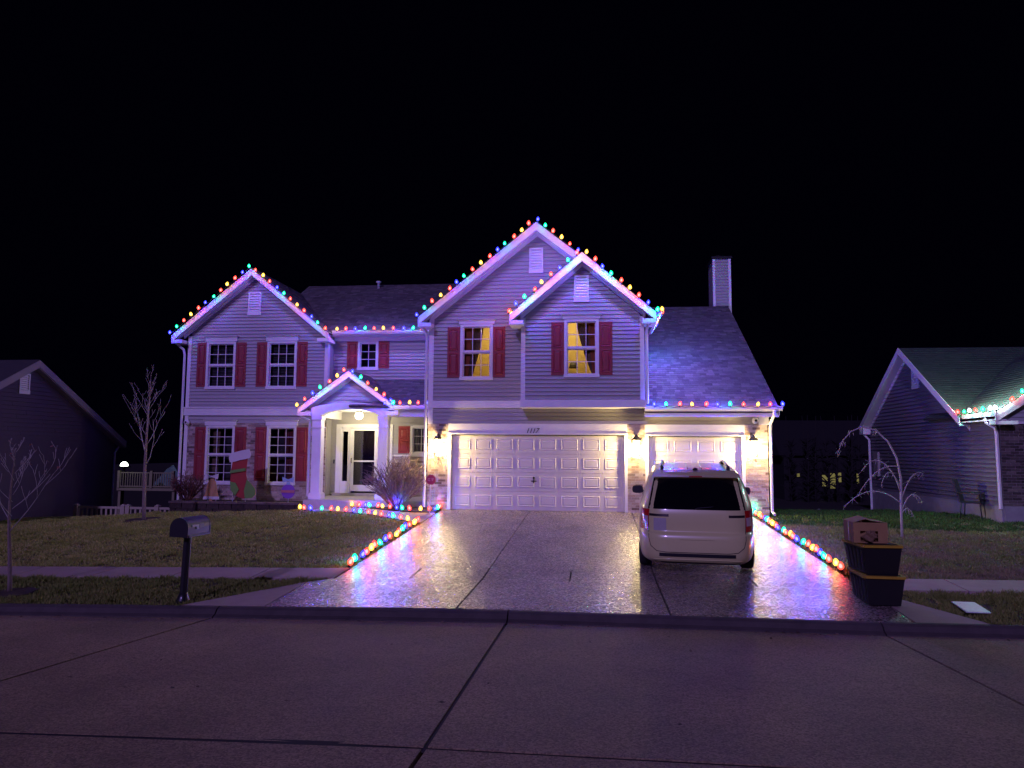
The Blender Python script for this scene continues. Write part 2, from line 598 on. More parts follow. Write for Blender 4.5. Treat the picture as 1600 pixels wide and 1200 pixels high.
def aggregate():
    m = bpy.data.materials.new('exposed_aggregate')
    m.use_nodes = True
    nt = m.node_tree
    N, L = nt.nodes, nt.links
    p = N['Principled BSDF']
    geo = N.new('ShaderNodeNewGeometry')
    vo = N.new('ShaderNodeTexVoronoi')
    vo.inputs['Scale'].default_value = 40
    L.new(geo.outputs['Position'], vo.inputs['Vector'])
    ramp = N.new('ShaderNodeValToRGB')
    els = ramp.color_ramp.elements
    els[0].position, els[0].color = 0.0, (0.03, 0.024, 0.02, 1)
    els[1].position, els[1].color = 1.0, (0.46, 0.39, 0.31, 1)
    e = els.new(0.5); e.color = (0.15, 0.12, 0.095, 1)
    sp = N.new('ShaderNodeSeparateColor')
    L.new(vo.outputs['Color'], sp.inputs['Color'])
    L.new(sp.outputs[0], ramp.inputs['Fac'])
    big = N.new('ShaderNodeTexNoise')
    big.inputs['Scale'].default_value = 1.1
    big.inputs['Detail'].default_value = 6
    L.new(geo.outputs['Position'], big.inputs['Vector'])
    mr = N.new('ShaderNodeMapRange')
    mr.inputs['From Min'].default_value = 0.3; mr.inputs['From Max'].default_value = 0.7
    mr.inputs['To Min'].default_value = 0.75; mr.inputs['To Max'].default_value = 1.2
    L.new(big.outputs['Fac'], mr.inputs['Value'])
    mx = N.new('ShaderNodeMix'); mx.data_type = 'RGBA'; mx.blend_type = 'MULTIPLY'; mx.inputs['Factor'].default_value = 1
    L.new(ramp.outputs['Color'], mx.inputs['A']); L.new(mr.outputs['Result'], mx.inputs['B'])
    L.new(mx.outputs['Result'], p.inputs['Base Color'])
    r2 = N.new('ShaderNodeMapRange')
    r2.inputs['From Min'].default_value = 0.3; r2.inputs['From Max'].default_value = 0.7
    r2.inputs['To Min'].default_value = 0.22; r2.inputs['To Max'].default_value = 0.6
    L.new(sp.outputs[1], r2.inputs['Value'])
    L.new(r2.outputs['Result'], p.inputs['Roughness'])
    r3 = N.new('ShaderNodeMapRange')
    r3.inputs['From Min'].default_value = 0.35; r3.inputs['From Max'].default_value = 0.75
    L.new(sp.outputs[2], r3.inputs['Value'])
    r4 = N.new('ShaderNodeMapRange')
    r4.inputs['From Min'].default_value = 0.36; r4.inputs['From Max'].default_value = 0.58; r4.inputs['To Min'].default_value = 0.25
    L.new(big.outputs['Fac'], r4.inputs['Value'])
    m4 = N.new('ShaderNodeMath'); m4.operation = 'MULTIPLY'
    L.new(r3.outputs['Result'], m4.inputs[0]); L.new(r4.outputs['Result'], m4.inputs[1])
    L.new(m4.outputs[0], p.inputs['Coat Weight'])
    p.inputs['Specular IOR Level'].default_value = 0.5
    p.inputs['Coat Roughness'].default_value = 0.18
    n2 = N.new('ShaderNodeTexNoise')
    n2.inputs['Scale'].default_value = 30
    n2.inputs['Detail'].default_value = 6
    n2.inputs['Roughness'].default_value = 0.7
    L.new(geo.outputs['Position'], n2.inputs['Vector'])
    ad = N.new('ShaderNodeMath'); ad.operation = 'MULTIPLY_ADD'
    ad.inputs[1].default_value = 0.35
    L.new(vo.outputs['Distance'], ad.inputs[0]); L.new(n2.outputs['Fac'], ad.inputs[2])
    bp = N.new('ShaderNodeBump')
    bp.inputs['Strength'].default_value = 0.34
    bp.inputs['Distance'].default_value = 0.02
    L.new(ad.outputs[0], bp.inputs['Height'])
    L.new(bp.outputs['Normal'], p.inputs['Normal'])
    L.new(bp.outputs['Normal'], p.inputs['Coat Normal'])
    return m


AGG = aggregate()

# ground: one sheet to the horizon
xs = [-400, -150, -80, -50] + [x for x in np.arange(-36, 36.1, 1.0)] + [50, 80, 150, 400]
ys = [-120, -40, -12, -4, 0.6] + [y for y in np.arange(2, 46, 1.0)] + [50, 60, 75, 100, 160, 300, 700]
mb = MB()
vs = []
for y in ys:
    for x in xs:
        z = ground_z(x, y) - 0.03
        if 0.6 < y < 10.2: z = road_z(x, y) - 0.2
        elif y <= 0.6: z = road_z(x, 0.6) - 0.05
        vs.append((float(x), float(y), z))
nx = len(xs)
mb.add(vs, [(j * nx + i, j * nx + i + 1, (j + 1) * nx + i + 1, (j + 1) * nx + i) for j in range(len(ys) - 1) for i in range(nx - 1)])
FAR_DARK = mat('darkened_far_ground', (0.012, 0.010, 0.008), 0.95, 0.4, 2.0, 0.5, 20)  # night darkness of the far yard put into the ground colour
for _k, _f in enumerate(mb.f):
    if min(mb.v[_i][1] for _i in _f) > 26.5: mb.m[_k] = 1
tag(mb.build('ground', [SOIL, FAR_DARK]), kind='structure', label='bare soil and thatch ground under the lawns')


def slab(name, poly, zf, th, m, parent, up=0.0, inset=0.011):
    c = Vector((sum(p[0] for p in poly) / len(poly), sum(p[1] for p in poly) / len(poly), 0))
    pts = []
    for p in poly:
        v = Vector((p[0], p[1], 0))
        d = c - v
        v = v + d.normalized() * inset * 1.4
        pts.append(v)
    top = [(v.x, v.y, zf(v.x, v.y) + up) for v in pts]
    bot = [(v.x, v.y, zf(v.x, v.y) + up - th) for v in pts]
    b = MB().prism(bot, top)
    return b.build(name, m, parent)


# road with slabs and dark joints between them
road = tag(put('road', None, (0, 6, -0.6)), kind='structure', label='dark concrete street with wide slab joints')
cols_far = [-60, -40, -26, -18, -10.4, -5.42, -1.22, 3.66, 8.4, 13.2, 20, 30, 60]
cols_near = [-60, -40, -26, -18, -10.9, -6.05, -1.27, 3.86, 8.9, 13.6, 20, 30, 60]
for i in range(len(cols_far) - 1):
    slab('slab', [(cols_near[i], 5.55), (cols_near[i + 1], 5.55), (cols_far[i + 1], 10.115), (cols_far[i], 10.115)], road_z, 0.15, ROADM, road, inset=0.018)
    slab('slab', [(cols_near[i] - 0.3, 0.9), (cols_near[i + 1] - 0.3, 0.9), (cols_near[i + 1], 5.53), (cols_near[i], 5.53)], road_z, 0.15, ROADM, road, inset=0.018)
jb = MB()
for a, b in zip(cols_far, cols_near):
    jb.add([(a - 0.03, 10.02, road_z(a, 10.115) - 0.012), (a + 0.03, 10.02, road_z(a, 10.115) - 0.012), (b + 0.03, 5.54, road_z(b, 5.54) - 0.012), (b - 0.03, 5.54, road_z(b, 5.54) - 0.012)], [(0, 1, 2, 3)])
for k in range(60):
    xa, xb = -60 + 2 * k, -58 + 2 * k
    jb.add([(xa, 5.48, road_z(xa, 5.54) - 0.012), (xb, 5.48, road_z(xb, 5.54) - 0.012), (xb, 5.60, road_z(xb, 5.54) - 0.012), (xa, 5.60, road_z(xa, 5.54) - 0.012)], [(0, 1, 2, 3)])
jb.build('joint', JOINT, road)

# kerb: rolled profile in lengths between the joints
kerb = tag(put('kerb', None, (0, 10.2, -0.6)), kind='structure', label='rolled concrete kerb along the street, shade put into its colour')
prof = [(10.36, 0.0), (10.30, -0.003), (10.245, -0.028), (10.195, -0.085), (10.13, -0.112), (10.13, -0.32), (10.36, -0.32)]
kx = [-60, -40, -26, -18, -14, -10.4, -5.42, -1.22, 3.66, 8.4, 13.2, 20, 30, 60]
for a, b in zip(kx[:-1], kx[1:]):
    a2, b2 = a + 0.009, b - 0.009
    up = 0.0 if -6 < (a + b) / 2 < 5 else 0.0
    MB().prism([(a2, y, ground_z(a2, 10.35) + z + 0.03) for y, z in prof], [(b2, y, ground_z(b2, 10.35) + z + 0.03) for y, z in prof]).build('kerb_stone', KERBM, kerb)

# driveway slabs
drive = tag(put('driveway', None, (0, 15, -0.3)), kind='structure', label='wet looking exposed aggregate driveway in front of garage doors')
DX = [-4.38, -1.88, 0.95, 4.12]
for a, b in zip(DX[:-1], DX[1:]):
    for c, d in ((13.03, 17.25), (17.25, 20.95)):
        slab('slab', [(a, c), (b, c), (b, d), (a, d)], ground_z, 0.12, AGG, drive, 0.03)
WX = [-4.38, -3.1, -1.88, -0.45, 0.95, 2.5, 4.12]
for a, b in zip(WX[:-1], WX[1:]):
    slab('slab', [(a, 12.2), (b, 12.2), (b, 13.03), (a, 13.03)], ground_z, 0.12, AGG, drive, 0.03)
slab('slab', [(-4.75, 10.36), (-1.96, 10.36), (-1.88, 12.2), (-4.38, 12.2), (-4.75, 11.93)], ground_z, 0.12, AGG, drive, 0.03)
slab('slab', [(-6.05, 10.36), (-4.75, 10.36), (-4.75, 11.93)], ground_z, 0.12, SIDEW, drive, 0.03)
slab('slab', [(-1.96, 10.36), (0.98, 10.36), (0.95, 12.2), (-1.88, 12.2)], ground_z, 0.12, AGG, drive, 0.03)
slab('slab', [(0.98, 10.36), (4.12, 10.36), (4.12, 12.2), (0.95, 12.2)], ground_z, 0.12, AGG, drive, 0.03)
slab('slab', [(4.12, 10.36), (5.05, 10.36), (4.12, 12.2)], ground_z, 0.12, SIDEW, drive, 0.03)
# dark bed below the drive so the joints read dark
slab('joint_bed', [(-4.36, 10.4), (4.10, 10.4), (4.10, 20.9), (-4.36, 20.9)], ground_z, 0.06, JOINT, drive, 0.004)

side = tag(put('sidewalk', None, (0, 12.6, -0.4)), kind='structure', label='pale concrete sidewalk running across both front yards')
for x0, x1, n in ((-40.0, -4.4, 24), (4.14, 40.0, 24)):
    w = (x1 - x0) / n
    for i in range(n):
        slab('slab', [(x0 + i * w, 12.2), (x0 + (i + 1) * w, 12.2), (x0 + (i + 1) * w, 13.03), (x0 + i * w, 13.03)], ground_z, 0.12, SIDEW, side, 0.028)

# curved front walk from the drive to the porch
WALK_LO = [(-8.15, 20.42), (-7.6, 20.34), (-6.95, 20.05), (-6.4, 19.75), (-5.84, 19.4), (-5.14, 18.85), (-4.38, 18.25)]
WALK_HI = [(-4.38, 20.06), (-4.95, 20.05), (-5.42, 20.16), (-5.98, 20.45), (-6.5, 20.75), (-7.05, 21.2), (-8.15, 21.2)]
walk = tag(put('front_walk', None, (-6, 20, 0)), kind='structure', label='curved concrete walk from driveway to porch')
slab('slab', [WALK_LO[0], WALK_LO[1], WALK_LO[2], WALK_LO[3], WALK_HI[4], WALK_HI[5], WALK_HI[6]], ground_z, 0.1, SIDEW, walk, 0.034)
slab('slab', [WALK_LO[3], WALK_LO[4], WALK_LO[5], WALK_LO[6], WALK_HI[0], WALK_HI[1], WALK_HI[2], WALK_HI[3], WALK_HI[4]], ground_z, 0.1, SIDEW, walk, 0.034)
MULCH = mat('mulch', (0.045, 0.028, 0.022), 0.95, 0.5, 14, 0.9, 45)
bedp = [(-4.42, 20.1), (-4.95, 20.09), (-5.42, 20.2), (-5.98, 20.5), (-6.5, 20.8), (-6.6, 21.18), (-4.86, 21.18), (-4.86, 20.80), (-4.42, 20.80)]
b = MB(); b.prism([(x, y, ground_z(x, y) - 0.05) for x, y in bedp], [(x, y, ground_z(x, y) + 0.05) for x, y in bedp])
tag(b.build('mulch_bed', MULCH), kind='structure', label='dark mulch bed below the bare shrub')


# ---- grass blades
def inside(poly, x, y):
    c = np.zeros(len(x), bool)
    n = len(poly)
    for i in range(n):
        x0, y0 = poly[i]; x1, y1 = poly[(i + 1) % n]
        if y0 == y1: continue
        k = ((y0 > y) != (y1 > y)) & (x < (x1 - x0) * (y - y0) / (y1 - y0) + x0)
        c ^= k
    return c


gz_vec = np.vectorize(ground_z)


def grass_mat(name, cols, patch):
    m = mat(name, (0, 0, 0), 0.75, 0.0, 1, rnd='island', cols=cols)
    nt = m.node_tree
    N, L = nt.nodes, nt.links
    p = N['Principled BSDF']
    ramp = p.inputs['Base Color'].links[0].from_node
    geo = [n for n in N if n.bl_idname == 'ShaderNodeNewGeometry'][0]
    no = N.new('ShaderNodeTexNoise'); no.inputs['Scale'].default_value = 0.9; no.inputs['Detail'].default_value = 5
    L.new(geo.outputs['Position'], no.inputs['Vector'])
    mr = N.new('ShaderNodeMapRange')
    mr.inputs['From Min'].default_value = 0.42; mr.inputs['From Max'].default_value = 0.6
    L.new(no.outputs['Fac'], mr.inputs['Value'])
    mx = N.new('ShaderNodeMix'); mx.data_type = 'RGBA'; mx.blend_type = 'MIX'
    mx2 = N.new('ShaderNodeMath'); mx2.operation = 'MULTIPLY'; mx2.inputs[1].default_value = 0.65
    L.new(mr.outputs['Result'], mx2.inputs[0])
    L.new(mx2.outputs[0], mx.inputs['Factor'])
    L.new(ramp.outputs['Color'], mx.inputs['A'])
    mx.inputs['B'].default_value = (*patch, 1)
    L.new(mx.outputs['Result'], p.inputs['Base Color'])
    p.inputs['Specular IOR Level'].default_value = 0.2
    return m


def grass(poly, per_m2, h0, h1, m, label, w=0.011, skip=()):
    P = np.array(poly)
    x0, y0 = P.min(0); x1, y1 = P.max(0)
    n = int((x1 - x0) * (y1 - y0) * per_m2)
    x = RNG.uniform(x0, x1, n); y = RNG.uniform(y0, y1, n)
    k = inside(poly, x, y)
    for (cx, cy, r) in skip: k &= ((x - cx) ** 2 + (y - cy) ** 2) > r * r
    x, y = x[k], y[k]
    # clumping: thin by a cheap sum of sines
    cl = np.sin(x * 5.1 + 1.3 * np.sin(y * 3.7)) * np.sin(y * 4.3 + 1.7 * np.sin(x * 2.9)) + 0.7 * np.sin(x * 13 + y * 7) * np.sin(y * 11 - x * 5)
    k = RNG.uniform(0, 1, len(x)) < 0.62 + 0.38 * cl
    x, y, cl = x[k], y[k], cl[k]
    n = len(x)
    z = gz_vec(x, y) - 0.012
    h = RNG.uniform(h0, h1, n) * (1 + 0.35 * cl)
    a = RNG.uniform(0, 2 * PI, n)
    ww = RNG.uniform(0.6, 1.4, n) * w
    lean = RNG.normal(0, 0.55, (n, 2)) * h[:, None]
    V = np.zeros((n, 3, 3))
    V[:, 0] = np.stack([x - np.cos(a) * ww, y - np.sin(a) * ww, z], 1)
    V[:, 1] = np.stack([x + np.cos(a) * ww, y + np.sin(a) * ww, z], 1)
    V[:, 2] = np.stack([x + lean[:, 0], y + lean[:, 1], z + h], 1)
    me = bpy.data.meshes.new('grass')
    me.vertices.add(3 * n); me.loops.add(3 * n); me.polygons.add(n)
    c = np.array([(x0 + x1) / 2, (y0 + y1) / 2, float(z.min())])
    me.vertices.foreach_set('co', (V.reshape(-1, 3) - c).ravel())
    me.loops.foreach_set('vertex_index', np.arange(3 * n, dtype=np.int32))
    me.polygons.foreach_set('loop_start', np.arange(0, 3 * n, 3, dtype=np.int32))
    me.update(calc_edges=True)
    me.materials.append(m)
    return tag(put('grass', me, c), label, 'grass', kind='stuff')


G_LEFT = grass_mat('grass_tan', [(0.24, 0.28, 0.05), (0.46, 0.45, 0.12), (0.16, 0.21, 0.035), (0.62, 0.54, 0.23), (0.19, 0.22, 0.045)], (0.26, 0.30, 0.055))
G_RIGHT = grass_mat('grass_green', [(0.15, 0.22, 0.05), (0.24, 0.26, 0.075), (0.18, 0.26, 0.06), (0.32, 0.25, 0.15)], (0.27, 0.205, 0.14))
G_FAR = grass_mat('grass_far', [(0.04, 0.10, 0.02), (0.06, 0.13, 0.03), (0.05, 0.09, 0.02)], (0.05, 0.11, 0.025))
G_PARK = grass_mat('grass_verge', [(0.17, 0.22, 0.045), (0.26, 0.28, 0.07), (0.12, 0.17, 0.03), (0.34, 0.30, 0.1)], (0.18, 0.22, 0.05))
LAWN_L = [(-19.5, 13.0), (-4.36, 13.0), (-4.36, 18.2)] + [(x, y - 0.05) for x, y in reversed(WALK_LO[:-1])] + [(-8.7, 21.1), (-13.2, 21.3), (-14.2, 22.6), (-19.5, 22.6)]
TREE_L, TREE_N, TREE_R = (-12.6, 19.5), (-9.5, 11.15), (6.74, 17.5)
grass(LAWN_L, 2300, 0.025, 0.06, G_LEFT, 'short tan winter grass on the lawn in front of the porch', skip=[(TREE_L[0], TREE_L[1], 0.45)])
grass([(4.10, 13.0), (14, 13.0), (14, 17.6), (4.10, 19.2)], 2300, 0.025, 0.06, G_RIGHT, 'thin mixed grass on the lawn right of the driveway')
grass([(4.4, 19.2), (14, 17.6), (14, 19.6), (9.9, 19.6), (9.9, 27), (4.7, 27), (4.7, 20.8)], 1600, 0.03, 0.07, G_FAR, 'greener grass between the two houses')
grass([(-16, 10.34), (-6.05, 10.34), (-4.40, 12.23), (-16, 12.23)], 3600, 0.03, 0.075, G_PARK, 'green verge grass beside the mailbox', skip=[(-9.3, 11.15, 0.3)])
grass([(5.05, 10.34), (12, 10.34), (12, 12.23), (4.15, 12.23)], 3600, 0.03, 0.075, G_PARK, 'dark verge grass beside the stacked totes')
for cx, cy, r, s in ((TREE_L[0], TREE_L[1], 0.5, 'dark mulch ring around the bare lawn tree'), (TREE_N[0] + 0.15, TREE_N[1], 0.34, 'dark ring at the foot of the bare street tree')):  # the street tree's dark ring is set right of its trunk
    b = MB()
    ring = []
    for i in range(20):
        t = 2 * PI * i / 20; rr = r * random.uniform(0.85, 1.1)
        ring.append((cx + rr * math.cos(t), cy + rr * math.sin(t)))
    b.prism([(x, y, ground_z(x, y) - 0.04) for x, y in ring], [(x, y, ground_z(x, y) + 0.012) for x, y in ring])
    tag(b.build('tree_foot_ring', MULCH), s, kind='structure')

# fallen leaves on street and drive
b = MB()
for i in range(420):
    if i >= 220: x, y = random.choice(((random.uniform(-14, -4.8), random.uniform(13.3, 20)), (random.uniform(4.5, 9), random.uniform(13.3, 19)))); z = ground_z(x, y) + 0.05
    elif i >= 90: x, y = random.uniform(-9, 6), 10.1 - abs(random.gauss(0, 0.09)); z = road_z(x, y) + 0.004
    elif i < 60: x, y = random.uniform(-6, 5), random.uniform(6.2, 9.9); z = road_z(x, y) + 0.004
    else: x, y = random.uniform(-4.2, 4), random.uniform(12, 20.5); z = ground_z(x, y) + 0.035
    a = random.uniform(0, 6.28); s = random.uniform(0.012, 0.035)
    u = Vector((math.cos(a), math.sin(a), random.uniform(-.2, .3))) * s
    v = Vector((-math.sin(a), math.cos(a), random.uniform(-.2, .3))) * s * 0.6
    c = Vector((x, y, z + 0.008))
    b.add([c - u, c + v, c + u, c - v], [(0, 1, 2, 3)])
tag(b.build('leaves', mat('dead_leaf', (0, 0, 0), 0.8, 0.3, 30, rnd='island', cols=[(0.04, 0.025, 0.015), (0.10, 0.06, 0.03), (0.30, 0.22, 0.14), (0.06, 0.035, 0.02)])), 'small dead leaves scattered over street and driveway', 'leaves', kind='stuff')

# ================================================================== MAIN HOUSE
H = empty('house', (-4.5, 23, 0), 'two-storey house with lavender-lit siding, brick piers and colourful lights along its gables', 'house')
YL, YM, YG, YB = 23.0, 23.5, 20.83, 20.2
XL0, XL1 = -13.54, -8.70
XG0, XG1 = -4.83, 4.63

CURT_O = mat('curtain_orange', (0.42, 0.13, 0.05), 0.9, 0.2, 8)
CURT_B = mat('curtain_brown', (0.20, 0.13, 0.08), 0.9, 0.25, 10)
CURT_R = mat('curtain_red', (0.16, 0.035, 0.03), 0.9, 0.25, 8)
ROOMWALL = mat('lit_room_wall', (0.62, 0.50, 0.24), 0.85, 0.06, 2)


def curtain(name, P, pts_top, pts_bot, ztop, zbot, d, m, parent, n=26, amp=0.03):
    """hanging cloth between (s0,s1) at the top and (s0,s1) at the bottom, folded along its width"""
    mb = MB()
    rows = 8
    vs = []
    for r in range(rows + 1):
        t = r / rows
        e = t ** 1.4
        a = pts_top[0] + (pts_bot[0] - pts_top[0]) * e
        c = pts_top[1] + (pts_bot[1] - pts_top[1]) * e
        for i in range(n + 1):
            u = i / n
            vs.append(P(a + (c - a) * u, ztop + (zbot - ztop) * t, d + amp * math.sin(u * n * 1.6 + 0.4 * math.sin(t * 3))))
    mb.add(vs, [(r * (n + 1) + i, r * (n + 1) + i + 1, (r + 1) * (n + 1) + i + 1, (r + 1) * (n + 1) + i) for r in range(rows) for i in range(n)], 0, True)
    return mb.build(name, m, parent)


def window(P, s0, s1, z0, z1, cols, rows, parent, double=True, header=0.0, room='dark', glass=None):
    """sash window: casing, sashes, muntins, single panes; interior box behind"""
    glass = glass or PANE
    mb = MB()
    fw = 0.065
    pbox(mb, P, s0 - 0.01, s0 + fw, z0, z1, -0.10, 0.045)
    pbox(mb, P, s1 - fw, s1 + 0.01, z0, z1, -0.10, 0.045)
    pbox(mb, P, s0 + fw, s1 - fw, z1 - fw, z1 + 0.01, -0.10, 0.043)
    pbox(mb, P, s0 - 0.025, s1 + 0.025, z0 - 0.035, z0 + 0.05, -0.10, 0.062)
    w = mb.build('window', TRIM, parent)
    if header:
        hb = MB()
        pbox(hb, P, s0 - 0.05, s1 + 0.05, z1 + 0.012, z1 + header * 0.72, 0.0, 0.06)
        wedge(hb, P, s0 - 0.05, s1 + 0.05, s0 - 0.10, s1 + 0.10, z1 + header * 0.72 + 0.001, z1 + header, 0.07, 0.12)
        hb.build('header', TRIM, w)
    gs0, gs1, gz0, gz1 = s0 + fw, s1 - fw, z0 + 0.05, z1 - fw
    parts = [(gz0, gz1, -0.03)]
    sb = MB()
    if double:
        zm = (gz0 + gz1) / 2
        parts = [(gz0, zm - 0.02, -0.045), (zm + 0.02, gz1, -0.02)]
        pbox(sb, P, gs0, gs1, zm - 0.02, zm + 0.02, -0.06, 0.006)
    pm = None
    for a, b, d in parts:
        r = 0.03
        pbox(sb, P, gs0, gs0 + r, a, b, d - 0.03, d + 0.015)
        pbox(sb, P, gs1 - r, gs1, a, b, d - 0.03, d + 0.015)
        pbox(sb, P, gs0 + r, gs1 - r, a, a + r, d - 0.03, d + 0.013)
        pbox(sb, P, gs0 + r, gs1 - r, b - r, b, d - 0.03, d + 0.013)
        cs = [gs0 + r + (gs1 - gs0 - 2 * r) * i / cols for i in range(cols + 1)]
        rs = [a + r + (b - a - 2 * r) * i / rows for i in range(rows + 1)]
        k = 0.009
        for c in cs[1:-1]: pbox(sb, P, c - k, c + k, a + r, b - r, d - 0.01, d + 0.008)
        for q in rs[1:-1]: pbox(sb, P, gs0 + r, gs1 - r, q - k, q + k, d - 0.009, d + 0.0065)
        for i in range(cols):
            for j in range(rows):
                g = MB()
                t = random.uniform(-0.0012, 0.0012)
                g.add([P(cs[i], rs[j], d - 0.002 + t), P(cs[i + 1], rs[j], d - 0.002 - t), P(cs[i + 1], rs[j + 1], d - 0.002 - t), P(cs[i], rs[j + 1], d - 0.002 + t)], [(0, 1, 2, 3)])
                g.build('pane', glass, w)
    sb.build('sash', TRIM, w)
    # room behind
    rb = MB()
    dep = 0.45 if room != 'lit' else 2.2
    e = 0.0 if room != 'lit' else 0.7
    a0, a1, c0, c1 = s0 - e, s1 + e, z0 - e * 1.2, z1 + e * 0.7
    f = -0.11
    rb.add([P(a0, c0, f), P(a1, c0, f), P(a1, c1, f), P(a0, c1, f), P(a0, c0, -dep), P(a1, c0, -dep), P(a1, c1, -dep), P(a0, c1, -dep)],
           [(4, 5, 6, 7), (0, 1, 5, 4), (1, 2, 6, 5), (2, 3, 7, 6), (3, 0, 4, 7)])
    if room == 'lit':  # front wall of the room, round the window
        for q in (((a0, c0), (a1, c0), (a1, z0), (a0, z0)), ((a0, z1), (a1, z1), (a1, c1), (a0, c1)), ((a0, z0), (s0, z0), (s0, z1), (a0, z1)), ((s1, z0), (a1, z0), (a1, z1), (s1, z1))):
            rb.add([P(x, z, f) for x, z in q], [(0, 1, 2, 3)])
    rb.build('room', ROOMWALL if room == 'lit' else DARKROOM, w)
    if room == 'blind':
        bl = MB()
        z = z0 + 0.06
        while z < z1 - 0.07:
            bl.hexa([P(s0 + 0.07, z, -0.13), P(s1 - 0.07, z, -0.13), P(s1 - 0.07, z + 0.004, -0.13), P(s0 + 0.07, z + 0.004, -0.13)],
                    [P(s0 + 0.07, z + 0.022, -0.165), P(s1 - 0.07, z + 0.022, -0.165), P(s1 - 0.07, z + 0.026, -0.165), P(s0 + 0.07, z + 0.026, -0.165)])
            z += 0.05
        bl.build('blind', BLIND, w)
    return w


def shutter(P, s0, s1, z0, z1, parent, split=0.5):
    mb = MB()
    pbox(mb, P, s0, s1, z0, z1, 0.0, 0.035)
    o = mb.build('shutter', SHUT, parent)
    zm = z0 + (z1 - z0) * split
    raised_panel('panel', P, s0 + 0.055, s1 - 0.055, z0 + 0.07, zm - 0.035, o, SHUT, 0.0355)
    raised_panel('panel', P, s0 + 0.055, s1 - 0.055, zm + 0.035, z1 - 0.07, o, SHUT, 0.0355)
    return o


def vent(P, s0, s1, z0, z1, parent):
    mb = MB()
    k = 0.05
    pbox(mb, P, s0, s0 + k, z0, z1, 0, 0.05); pbox(mb, P, s1 - k, s1, z0, z1, 0, 0.05)
    pbox(mb, P, s0 + k, s1 - k, z1 - k, z1, 0, 0.048); pbox(mb, P, s0 - 0.01, s1 + 0.01, z0 - 0.06, z0 + 0.06, 0, 0.058)
    pbox(mb, P, s0 + k, s1 - k, z0 + 0.06, z1 - k, -0.02, 0.004)
    o = mb.build('gable_vent', TRIM, parent)
    n = 7
    for i in range(n):
        a = z0 + 0.07 + (z1 - z0 - 0.13) * i / n
        s = MB()
        wedge(s, P, s0 + k, s1 - k, s0 + k, s1 - k, a, a + (z1 - z0 - 0.13) / n * 0.8, 0.042, 0.012)
        s.build('slat', TRIM, o)
    return o


F_L, F_M, F_G, F_B = front(YL), front(YM), front(YG), front(YB)

# ---- left wing
W1 = (-12.88, -11.88, 3.70, 5.24); W2 = (-10.77, -9.77, 3.70, 5.24)
W3 = (-12.78, -11.80, 0.58, 2.46); W4 = (-10.68, -9.70, 0.58, 2.46)
VL = (-11.50, -11.06, 6.18, 6.90)
SL = 0.82
LAPX, LAPZ = -11.28, 7.66
wallL = MB(); pbox(wallL, F_L, XL0, XL1, 2.45, 2.9, -0.12, -0.02)
wallL = wallL.build('wall', SIDING, H)
siding(wallL, F_L, XL0 + 0.1, XL1 - 0.1, 3.04, 7.6, [W1, W2, VL], lambda z: (LAPX - (LAPZ - 0.28 - z) / SL, LAPX + (LAPZ - 0.28 - z) / SL))
siding(wallL, F_L, XL0 + 0.1, XL1 - 0.1, 2.55, 2.80, [W3, W4])
brL = bricks(H, F_L, XL0 + 0.06, XL1, -0.3, 2.55, [W3, W4])
for w in (W1, W2):
    window(F_L, *w, 3, 2, H, header=0.19, room='blind')
for w in (W3, W4):
    o = window(F_L, *w, 3, 3, H, header=0.20, room='dark')
curtain('curtain', F_L, (-10.2, -9.75), (-10.05, -9.75), 2.42, 0.75, -0.2, CURT_R, H)
curtain('curtain', F_L, (-12.7, -12.4), (-12.7, -12.45), 2.42, 0.65, -0.2, CURT_B, H)
for a, b, z0, z1 in ((-13.22, -12.90, 3.74, 5.22), (-11.86, -11.50, 3.74, 5.22), (-11.14, -10.79, 3.74, 5.22), (-9.75, -9.40, 3.74, 5.22),
                     (-13.17, -12.80, 0.68, 2.42), (-11.78, -11.40, 0.68, 2.42), (-11.08, -10.70, 0.68, 2.42), (-9.68, -9.31, 0.68, 2.42)):
    shutter(F_L, a, b, z0, z1, H)
vent(F_L, *VL, H)
t = MB(); pbox(t, F_L, XL0 - 0.06, XL1 + 0.02, 2.80, 3.04, -0.02, 0.07); pbox(t, F_L, XL0 - 0.09, XL1 + 0.05, 3.04, 3.07, -0.02, 0.10)
t.build('band_board', TRIM, H)
for a, z0, z1 in ((XL0 - 0.01, -0.2, 2.80), (XL0 - 0.01, 3.07, 5.45), (XL1 - 0.11, 3.07, 5.45)):
    t = MB(); pbox(t, F_L, a, a + 0.12, z0, z1, -0.12, 0.04); t.build('corner_trim', TRIM, H)
t = MB(); t.box(XL1 - 0.012, XL1, YL + 0.10, YM, -0.1, 5.5); t.build('wall_return', SIDING, H)
t = MB(); t.box(XL0 - 0.02, XL0 + 0.05, YL + 0.13, 31, -0.8, 5.5); t.build('side_wall', SIDING, H)

# ---- middle part with the entry
W5 = (-7.86, -7.18, 4.36, 5.30); W6 = (-6.02, -5.34, 1.58, 2.50)
wallM = MB(); pbox(wallM, F_M, XL1, XG0, 2.9, 3.4, -0.12, -0.02); wallM = wallM.build('wall', SIDING, H)
siding(wallM, F_M, XL1, XG0, 3.0, 5.46, [W5])
DOOR = (-8.52, -6.62, 0.28, 2.54)
siding(wallM, F_M, XL1, XG0, 0.25, 2.98, [DOOR, W6, (-6.62, XG0, 0.0, 1.50)])
bricks(H, F_M, -6.62, XG0, 0.0, 1.50)
t = MB(); pbox(t, F_M, -6.62, XG0, 1.50, 1.55, 0, 0.05); t.build('brick_ledge', TRIM, H)
window(F_M, *W5, 2, 3, H, double=False)
window(F_M, *W6, 2, 3, H, double=False)
curtain('curtain', F_M, (-5.95, -5.4), (-5.95, -5.4), 2.42, 1.66, -0.2, BLIND, H)
